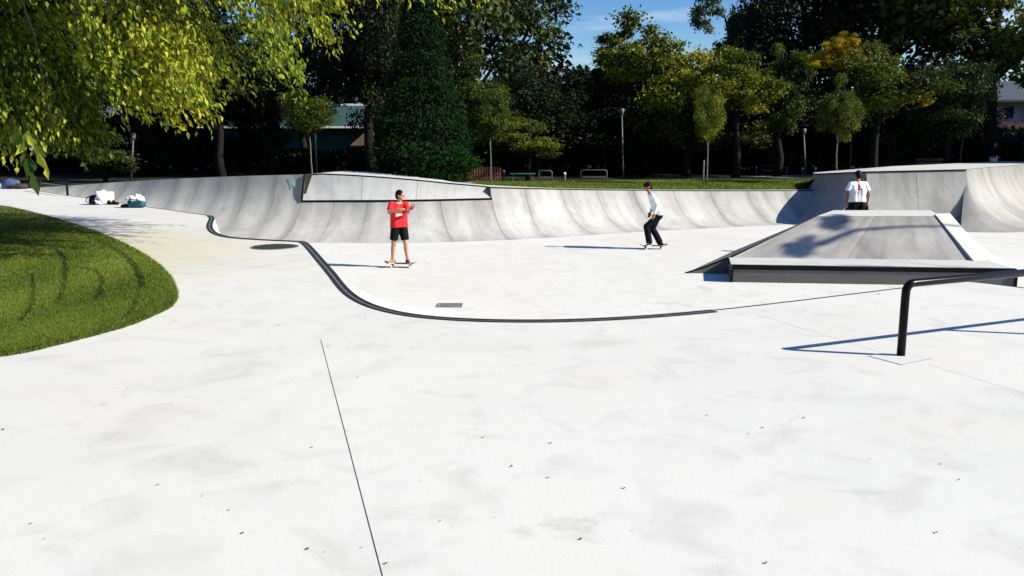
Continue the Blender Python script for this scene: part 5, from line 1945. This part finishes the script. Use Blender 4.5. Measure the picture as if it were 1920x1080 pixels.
def head(mb, c, f, up=Vector((0, 0, 1)), k=1.0):
    f = f.normalized(); l_ = up.cross(f).normalized(); u = f.cross(l_)
    rot = Matrix((f, l_, u)).transposed()
    hb = MB()
    hb.ball((-.012, 0, .025), (.098 * k, .078 * k, .100 * k), 16, 12)
    hb.ball((.022, 0, -.045), (.068 * k, .058 * k, .072 * k), 14, 10)
    hb.cone(V3(.045, 0, -.085), .026, V3(.058, 0, -.098), .02, 8)        # chin
    hb.cone(V3(.088, 0, .012), .010, V3(.106, 0, -.028), .0135, 8)         # nose
    hb.cone(V3(.072, -.032, .032), .013, V3(.072, .032, .032), .013, 8)    # brow
    hb.cone(V3(.078, -.02, -.062), .0085, V3(.078, .02, -.062), .0085, 6)   # lips
    for s_ in (-1, 1):
        hb.ball((-.012, s_ * .079, -.005), (.022, .010, .032), 8, 6)
    mb.add([rot @ p + c for p in map(Vector, hb.v)], hb.f)
    return rot


def person(name, label, loc, J, spec):
    t = thing(name, label, 'person', loc, 0)
    b = MB()
    f, l_ = J['f'], Vector((0, 0, 1)).cross(J['f']).normalized()
    pel, ch, nk, hd = J['pelvis'], J['chest'], J['neck'], J['head']
    kk = spec.get('bulk', 1.0)
    sh, el, wr, hp, kn, an, toe = (J[k] for k in ('sh', 'el', 'wr', 'hip', 'knee', 'ank', 'toe'))
    up = (ch - pel).normalized()
    # torso
    for i in (0, 1):
        sgn = (sh[i] - ch).dot(l_)
        sgn = 1 if sgn > 0 else -1
        b.cone(pel + l_ * .075 * sgn, .095 * kk, ch + l_ * .085 * sgn - up * .04, .105 * kk)
        b.cone(ch + l_ * .06 * sgn + up * .05, .085, sh[i], .052)
        b.cone(nk - up * .05, .05, sh[i] + Vector((0, 0, .015)), .038)
        b.cone(hp[i], .088 * kk, kn[i], .056 * kk)
        b.cone(kn[i], .054 * kk, kn[i].lerp(an[i], .35) - J['f'] * .012, .053 * kk)
        b.cone(kn[i].lerp(an[i], .35) - J['f'] * .012, .053 * kk, an[i], .034)
        b.cone(an[i] - Vector((0, 0, .04)), .036, toe[i], .03)
        b.cone(pel, .1 * kk, hp[i], .09 * kk)
        b.cone(sh[i], .05, el[i], .039)
        b.cone(el[i], .039, el[i].lerp(wr[i], .3), .038)
        b.cone(el[i].lerp(wr[i], .3), .038, wr[i], .025)
        pn = J.get('palm', [f, f])[i]
        hand(b, wr[i], (wr[i] - el[i]).normalized() if 'hdir' not in J else J['hdir'][i], pn, spec.get('curl', .6), 1 if i == 0 else -1)
    b.cone(pel, .092 * kk, ch - up * .04, .102 * kk)
    b.cone(nk - up * .06, .06, hd - Vector((0, 0, .07)), .052)
    rot = head(b, hd, J['hf'])
    remesh(b, 'body', spec['skin'], t, .0085, 2)
    # eyes
    for s_ in (-1, 1):
        e = MB(); e.ball(rot @ V3(.083, s_ * .032, .008) + hd, .0115, 8, 6); e.link('eye', M['eye'], t, True)
    # hair
    hr = MB()
    pts = MB()
    pts.ball((-.022, 0, .036), (.103, .087, .103), 16, 12)
    pts.ball((-.055, 0, -.01), (.07, .078, .085), 14, 10)
    if spec.get('cap'):
        pts.ball((0.03, 0, .06), (.085, .075, .06), 12, 8)
    hr.add([rot @ p + hd for p in map(Vector, pts.v)], pts.f)
    remesh(hr, 'hair', M['hair'], t, .010, 1)
    # shirt
    s = MB()
    g = .018
    hem = spec['hem']
    for i in (0, 1):
        sgn = 1 if (sh[i] - ch).dot(l_) > 0 else -1
        lo = pel + up * hem
        s.tube([lo + l_ * .08 * sgn, (lo + ch) / 2 + l_ * .085 * sgn, ch + l_ * .09 * sgn - up * .03], [(.112 * kk + g) * spec.get('flare', 1), .103 * kk + g, .110 * kk + g], 18)
        s.ball(ch + l_ * .09 * sgn - up * .03, .110 * kk + g, 14, 9)
        s.cone(ch + l_ * .06 * sgn + up * .05, .09 + g * .6, sh[i], .062 + g * .3)
        s.cone(nk - up * .06, .05 + g * .5, sh[i] + Vector((0, 0, .012)), .044 + g * .5)
        if spec['sleeve'] == 'short':
            e_ = sh[i].lerp(el[i], .72)
            s.tube([sh[i], e_], [.06 + g * .4, .062 + g * .6], 14)
        else:
            s.cone(sh[i], .058 + g * .3, el[i], .046 + g * .3)
            s.tube([el[i], wr[i]], [.046 + g * .3, .036 + g * .2], 12)
    lo = pel + up * hem
    s.tube([lo, (lo + ch) / 2, ch - up * .03, nk - up * .10], [(.108 * kk + g) * spec.get('flare', 1), .101 * kk + g, .108 * kk + g, .07], 18)
    so = remesh(s, 'shirt', spec['shirt'], t, .011, 2)
    if spec.get('collar'):
        c_ = MB()
        pts_ = []
        for k_ in range(13):
            a = 2 * math.pi * k_ / 12
            pts_.append(nk + f * math.cos(a) * .066 + l_ * math.sin(a) * .07 + Vector((0, 0, -.01 - .03 * math.cos(a))))
        c_.tube(pts_, .012, 6); c_.link('collar', spec['collar'], t, True)
    # trousers or shorts
    p = MB()
    for i in (0, 1):
        p.cone(pel + up * .04, .108 * kk, hp[i], .104 * kk)
        if spec['legs'] == 'shorts':
            e_ = hp[i].lerp(kn[i], .82)
            p.tube([hp[i], e_], [.108 * kk, .098 * kk], 16)
        else:
            p.cone(hp[i], .115 * kk, kn[i], .092 * kk)
            p.tube([kn[i], kn[i].lerp(an[i], .5), an[i] - Vector((0, 0, .035))], [.092 * kk, .088, .086], 16)
    remesh(p, 'shorts' if spec['legs'] == 'shorts' else 'trousers', spec['pants'], t, .011, 2)
    # shoes
    for i in (0, 1):
        q = MB()
        d = (toe[i] - an[i]); d.z = 0; d.normalize()
        heel = an[i] - d * .055 - Vector((0, 0, .05))
        q.cone(heel, .04, an[i] + d * .06 - Vector((0, 0, .045)), .043)
        q.cone(an[i] + d * .06 - Vector((0, 0, .045)), .043, toe[i] - Vector((0, 0, .008)), .034)
        q.tube([an[i] - Vector((0, 0, .03)), an[i] + Vector((0, 0, .012))], [.048, .044], 10)
        so_ = remesh(q, 'shoe', spec['shoe'][i], t, .009, 2)
        w = MB()
        zb = min(v.co.z for v in so_.data.vertices)
        side = Vector((-d.y, d.x, 0))
        base = []
        for k_ in range(16):
            a = 2 * math.pi * k_ / 16
            base.append((an[i] + toe[i]) / 2 - d * .02 + d * math.cos(a) * .135 + side * math.sin(a) * .046)
        base = [Vector((b_.x, b_.y, zb + .014)) for b_ in base]
        w.prism(base, .018); w.link('sole', M['sole'], so_)
    return t, so


def skateboard(label, loc, rz, tilt=0.0, grip='grip'):
    t = thing('skateboard', label, 'skateboard', loc, rz)
    t.rotation_euler = (0, tilt, rz)
    rows = []
    for i in range(25):
        s = -1 + 2 * i / 24
        x = s * .40
        k_ = max(0, abs(s) - .68) / .32
        z = .092 + .055 * k_ ** 1.3
        w = .102 * math.sqrt(max(0.02, 1 - max(0, (abs(s) - .72) / .28) ** 2.2))
        rows.append([(x, w * y, z + .006 * y * y) for y in (-1, -.5, 0, .5, 1)])
    mb = MB()
    nj = 5
    A = [p for r_ in rows for p in r_]
    B = [(x, y, z - .011) for x, y, z in A]
    n_ = len(A)
    F = [(i * nj + j, (i + 1) * nj + j, (i + 1) * nj + j + 1, i * nj + j + 1) for i in range(24) for j in range(4)]
    top_, bot = F, [tuple(k + n_ for k in reversed(q)) for q in F]
    rim = [j for j in range(nj)] + [i * nj + 4 for i in range(1, 25)] + [24 * nj + j for j in (3, 2, 1, 0)] + [i * nj for i in range(23, 0, -1)]
    mb.add(A + B, bot + [(rim[k], rim[(k + 1) % len(rim)], rim[(k + 1) % len(rim)] + n_, rim[k] + n_) for k in range(len(rim))] + top_)
    mb.link('board', M['maple'], t)
    mb = MB(); mb.add([(x, y * .985, z + .0015) for x, y, z in A], F); mb.link('grip_tape', M[grip], t, recalc=False)
    for x in (-.22, .22):
        mb = MB()
        mb.box((x, 0, .074), (.075, .055, .012)); mb.tube([(x, -.10, .028), (x, .10, .028)], .010, 8); mb.tube([(x, 0, .07), (x + (.02 if x < 0 else -.02), 0, .03)], [.022, .017], 8)
        mb.link('truck', M['galv'], t)
        for y in (-.088, .088):
            mb = MB(); mb.tube([(x, y - .017, .028), (x, y - .012, .028), (x, y + .012, .028), (x, y + .017, .028)], [.022, .028, .028, .022], 14); mb.link('wheel', M['wheel'], t, True)
    return t


def decal(parent, mesh_obj, centre, right, upv, shape, mat, name='print', off=.004, label=None):
    """flat print that follows the cloth: points cast onto the shirt along the view normal"""
    bm_ = bmesh.new(); bm_.from_mesh(mesh_obj.data)
    tree_ = BVHTree.FromBMesh(bm_)
    nrm_ = right.cross(upv).normalized()
    vs_, fs_ = [], []
    idx = {}
    for (i, j) in shape:
        q = []
        for a, b in ((0, 0), (1, 0), (1, 1), (0, 1)):
            key = (i + a, j + b)
            if key not in idx:
                p = centre + right * (key[0] * .014) + upv * (key[1] * .014)
                hit = tree_.ray_cast(p + nrm_ * .6, -nrm_)
                if hit[0] is None:
                    continue
                idx[key] = len(vs_)
                vs_.append(hit[0] + nrm_ * off)
            q.append(idx[key])
        if len(q) == 4: fs_.append(tuple(q))
    bm_.free()
    mb = MB(); mb.add(vs_, fs_)
    o = mb.link(name, mat, parent, recalc=False)
    return o


# person in the red jersey
F1 = V3(.45, -.89, 0)
z0 = .10
p1 = at(750, 501, ZF)
J1 = dict(f=F1, pelvis=V3(0, 0, z0 + .93), chest=V3(.0, .0, z0 + 1.27), neck=V3(.01, -.01, z0 + 1.46), head=V3(.045, -.03, z0 + 1.605), hf=V3(.95, -.30, -.03),
          sh=[V3(-.165, -.05, z0 + 1.41), V3(.165, .05, z0 + 1.40)], el=[V3(-.20, -.20, z0 + 1.22), V3(.235, -.14, z0 + 1.22)], wr=[V3(.06, -.28, z0 + 1.30), V3(.305, -.28, z0 + 1.315)],
          hdir=[V3(.95, -.2, .1), V3(.55, -.5, .35)], palm=[V3(0, .3, -.8), V3(-.3, .3, .8)],
          hip=[V3(-.082, -.04, z0 + .89), V3(.082, .04, z0 + .89)], knee=[V3(-.135, -.03, z0 + .48), V3(.15, -.03, z0 + .48)], ank=[V3(-.17, .0, z0 + .085), V3(.185, .0, z0 + .085)],
          toe=[V3(-.255, -.13, z0 + .035), V3(.25, -.14, z0 + .035)])
pr, shirt1 = person('person', 'person in red jersey and black shorts standing on a skateboard', p1, J1,
                    dict(skin=M['skin'], shirt=M['red_cloth'], pants=M['black_cloth'], sleeve='short', legs='shorts', hem=-.07, flare=1.06, shoe=[M['shoe_tan'], M['shoe_brown']], collar=M['white_print'], bulk=1.02))
decal(pr, shirt1, V3(.03, -.2, z0 + 1.13), V3(.985, .17, 0), V3(0, 0, 1), [(i, j) for i in range(-5, 7) for j in range(0, 4)], M['white_print'], 'chest_stripe', .006)
ph = thing('phone', 'dark red phone held in the raised hand of the person in red', 'phone', p1 + V3(.365, -.345, z0 + 1.365))
mb = MB(); mb.box((0, 0, 0), (.075, .012, .14), Matrix.Rotation(.5, 3, 'Y'), .004); mb.link('case', M['red_print'], ph)
mb = MB(); mb.box((0, .008, 0), (.066, .006, .128), Matrix.Rotation(.5, 3, 'Y')); mb.link('screen', M['glass'], ph)
skateboard('skateboard under the person in red, seen from the side', p1 + V3(.03, -.02, .0), R(-4))

# rider in white, leaning forward over the board
p2 = at(1219, 467, ZF)
J2 = dict(f=V3(-1, 0, 0), pelvis=V3(.22, 0, .95), chest=V3(.06, 0, 1.30), neck=V3(-.05, 0, 1.52), head=V3(-.10, 0, 1.665), hf=V3(-.93, -.1, -.30),
          sh=[V3(-.005, -.175, 1.44), V3(-.01, .175, 1.44)], el=[V3(.12, -.21, 1.20), V3(.10, .22, 1.19)], wr=[V3(.05, -.225, .96), V3(.02, .22, .97)], palm=[V3(0, 1, 0), V3(0, -1, 0)],
          hip=[V3(.20, -.09, .90), V3(.20, .09, .90)], knee=[V3(-.13, -.10, .62), V3(.06, .10, .54)], ank=[V3(-.03, -.04, .20), V3(.27, .05, .20)],
          toe=[V3(-.10, -.14, .14), V3(.33, -.06, .14)])
pw, shirt2 = person('person', 'rider in white long-sleeved top and dark trousers crouching on a skateboard', p2, J2,
                    dict(skin=M['skin_tan'], shirt=M['grey_white'], pants=M['navy_cloth'], sleeve='long', legs='trousers', hem=-.03, shoe=[M['shoe_black'], M['shoe_black']], bulk=.92, cap=True))
pw.scale = (1.04, 1.04, 1.04)
skateboard('skateboard under the crouching rider in white', p2 + V3(.09, 0, 0), R(3))

# rider seen from behind
p3 = atd(1601, 470, 22.5)
p3.z = -.96
J3 = dict(f=V3(.05, 1, 0), pelvis=V3(0, 0, 1.04), chest=V3(0, .02, 1.38), neck=V3(0, .03, 1.60), head=V3(.005, .06, 1.745), hf=V3(.1, .95, -.15),
          sh=[V3(-.19, .02, 1.53), V3(.19, .02, 1.53)], el=[V3(-.29, .0, 1.27), V3(.30, .0, 1.27)], wr=[V3(-.27, .07, 1.03), V3(.30, .07, 1.05)], palm=[V3(1, 0, 0), V3(-1, 0, 0)],
          hip=[V3(-.10, 0, .99), V3(.10, 0, .99)], knee=[V3(-.14, .06, .57), V3(.14, .06, .57)], ank=[V3(-.15, -.0, .19), V3(.16, .0, .19)],
          toe=[V3(-.20, .14, .135), V3(.22, .13, .135)])
pk, shirt3 = person('person', 'rider in white printed t-shirt seen from behind beyond the funbox', p3, J3,
                    dict(skin=M['skin_tan'], shirt=M['white_cloth'], pants=M['black_cloth'], sleeve='short', legs='trousers', hem=.015, shoe=[M['shoe_black'], M['shoe_black']], bulk=1.08, flare=1.08))
shape = [(i, j) for i in range(-2, 2) for j in range(2, 10)] + [(i, j) for i in (-1, 0) for j in (10, 11)] + [(i, 1) for i in range(-5, 6)] + [(i, j) for i in (-4, 4) for j in (2,)] + [(i, 0) for i in (-2, -1, 0, 1, 2)]
decal(pk, shirt3, V3(.0, -.2, 1.37), V3(1, 0, 0), V3(0, 0, 1), shape, M['red_print'], 'back_print', .006)
decal(pk, shirt3, V3(.0, -.2, 1.37), V3(1, 0, 0), V3(0, 0, 1), [(i, j) for i, j in ((-2, -3), (-1, -4), (0, -3), (1, -4), (2, -3), (-1, -2), (1, -2), (3, -2), (-6, -3), (-6, -4))], M['pink_print'], 'back_print', .006)
skateboard('skateboard of the rider behind the funbox', p3 + V3(0, .02, .0), R(90), R(36))

# tiny person far right under the trees
py = 46
p4 = Vector(((1853 - 960) / FPX * py, py, 0))
J4 = dict(f=V3(.7, -.7, 0), pelvis=V3(0, 0, .95), chest=V3(0, 0, 1.28), neck=V3(0, 0, 1.48), head=V3(.02, -.02, 1.62), hf=V3(.7, -.7, -.1),
          sh=[V3(-.17, -.05, 1.42), V3(.17, .05, 1.42)], el=[V3(-.22, -.08, 1.15), V3(.22, 0, 1.15)], wr=[V3(-.16, -.22, 1.0), V3(.25, -.1, .93)], palm=[V3(1, 0, 0), V3(-1, 0, 0)],
          hip=[V3(-.09, 0, .9), V3(.09, 0, .9)], knee=[V3(-.12, -.06, .5), V3(.13, 0, .5)], ank=[V3(-.10, -.02, .09), V3(.16, .04, .09)], toe=[V3(-.06, -.15, .04), V3(.24, -.07, .04)])
person('person', 'distant person in dark top and pale trousers in the shade at the right', p4, J4,
       dict(skin=M['skin'], shirt=M['navy_cloth'], pants=M['white_cloth'], sleeve='long', legs='trousers', hem=-.03, shoe=[M['shoe_black'], M['shoe_black']]))

# ------------------------------------------------------------------ bags and clothes on the deck
def lump(parent, name, mat, c, r, amp=.18, seed=0, flat_=True):
    mb = MB(); mb.ball(c, r, 20, 14)
    rr = np.random.default_rng(seed)
    ph_ = rr.uniform(0, 6.28, 9)
    cc = Vector(c)
    out = []
    for p in mb.v:
        d = Vector(p) - cc
        k_ = 1 + amp * (math.sin(d.x * 21 / max(r) * .3 + ph_[0]) * math.sin(d.z * 17 / max(r) * .3 + ph_[1]) + .6 * math.sin(d.y * 31 / max(r) * .3 + d.x * 24 / max(r) * .3 + ph_[2]))
        q = cc + d * k_
        if flat_ and q.z < .004: q.z = .004
        out.append(tuple(q))
    mb.v = out
    return mb.link(name, mat, parent, True)


b1 = at(190, 383.5)
cl = thing('clothes_pile', 'crumpled white jacket on top of a black backpack by the deck edge', 'clothes', b1)
lump(cl, 'jacket', M['white_cloth'], (.08, 0, .24), (.36, .24, .26), .22, 1)
lump(cl, 'sleeve', M['white_cloth'], (.02, -.1, .10), (.22, .18, .12), .25, 2)
bk = thing('backpack', 'black backpack partly under the crumpled white jacket', 'backpack', b1 + V3(-.22, -.08, 0))
lump(bk, 'sack', M['black_cloth'], (-.02, 0, .15), (.16, .15, .21), .10, 3)
lump(bk, 'pocket', M['black_cloth'], (.02, -.13, .09), (.12, .07, .09), .08, 4)
mb = MB(); mb.tube([(-.12, -.1, .05), (-.24, -.14, .14), (-.2, -.1, .27), (-.08, -.08, .32)], .018, 6); mb.link('strap', M['black_cloth'], bk)
bk2 = thing('shoes', 'pair of dark shoes right of the crumpled white jacket', 'shoes', b1 + V3(.5, -.12, 0))
for dx, a in ((-.05, .3), (.12, -.2)):
    mb = MB(); mb.cone(V3(dx - .1, 0, .06), .055, V3(dx + .06, -.02, .05), .05, 10); mb.cone(V3(dx - .1, 0, .06), .055, V3(dx - .1, 0, .12), .05, 10)
    mb.link('shoe', M['black_cloth'], bk2, True)
b2_ = at(254, 389.5)
bg = thing('sports_bag', 'blue sports bag on the deck beside the white clothes', 'bag', b2_)
mb = MB(); mb.box((.06, 0, .15), (.62, .34, .28), None, .09); mb.link('sack', M['blue_bag'], bg, True)
mb = MB(); mb.tube([(-.16, -.18, .2), (-.08, -.24, .32), (.18, -.24, .32), (.26, -.18, .2)], .015, 6); mb.link('handle', M['black_cloth'], bg)
mb = MB(); mb.box((-.36, -.02, .07), (.3, .26, .12), None, .05); mb.link('side_pocket', M['black_cloth'], bg, True)
tw = thing('clothes_pile', 'white and grey clothes heaped on top of the blue sports bag', 'clothes', b2_ + V3(0, 0, .27))
lump(tw, 'towel', M['white_cloth'], (.06, 0, .07), (.30, .17, .14), .26, 6, False)
lump(tw, 'sweater', M['grey_white'], (-.14, .02, .05), (.17, .15, .11), .28, 7, False)
b3_ = at(22, 354)
bb = thing('backpack', 'slate blue backpack lying at the far left behind the lawn', 'backpack', b3_)
lump(bb, 'sack', M['navy_bag'], (-.02, 0, .17), (.34, .2, .2), .08, 8)
lump(bb, 'side_pocket', M['brown_bag'], (.35, -.08, .09), (.36, .17, .11), .15, 9)
lump(bb, 'flap', M['white_cloth'], (-.34, -.02, .10), (.09, .12, .1), .1, 10)

for o_, k_ in ((cl, .74), (bk, .72), (bk2, .74), (bg, .68), (tw, .68)):
    o_.scale = (k_, k_, k_)
bk.location = b1 + V3(-.16, -.06, 0)
bk2.location = b1 + V3(.36, -.09, 0)
tw.location.z = .27 * .68
# ------------------------------------------------------------------ unseen tree, added and shaped to throw the soft shade on the funbox
def shade_tree(label, x, y, clumps):
    t = thing('unseen_shade_tree', label, 'tree', (x, y, 0))
    mb = MB(); mb.tube([(0, 0, -.1), (0, 0, 3), (0, 0, 9.5)], [.14, .11, .04], 8)
    for (cx, cy_, cz_, r_) in clumps:
        mb.tube([Vector((0, 0, cz_ - .8)), Vector((cx - x, cy_ - y, cz_))], [.014, .008], 5)
    mb.link('trunk', M['bark'], t)
    for (cx, cy_, cz_, r_) in clumps:
        c = bpy.data.objects.new('branch', PROTO['fine1'][0]); COL.objects.link(c); c.parent = t
        c.location = (cx - x, cy_ - y, cz_); c.scale = (r_[0], r_[1], r_[2]); set_mat(c, M['lf_mid'])
    return t


def up_sun(p, t):
    return p + SUN_DIR * t


cl_ = []
for (u, v, d_, t_, r_) in ((1494, 466, 19.45, 16.5, (.40, .42, .12)), (1572, 411, 20.3, 16.0, (.40, .42, .08))):
    p = up_sun(atd(u, v, d_), t_)
    cl_.append((p.x, p.y, p.z, r_))
ax = sum(c[0] for c in cl_) / 2
shd = shade_tree('slender unseen tree added beyond the right edge to shade the funbox', ax + 2.2, cl_[0][1] - 2.0, cl_)
tw_ = [up_sun(atd(u, v, d_), 16.3) - Vector(shd.location) for u, v, d_ in ((1530, 462, 19.5), (1600, 433, 19.95), (1690, 427, 20.05), (1795, 428, 20.05))]
mb = MB(); mb.tube(tw_[:2], [.10, .07], 6); mb.tube(tw_[1:], [.07, .05, .04], 6); mb.link('limb', M['bark'], shd)  # limb laid up-sun to cast the soft band across the bank
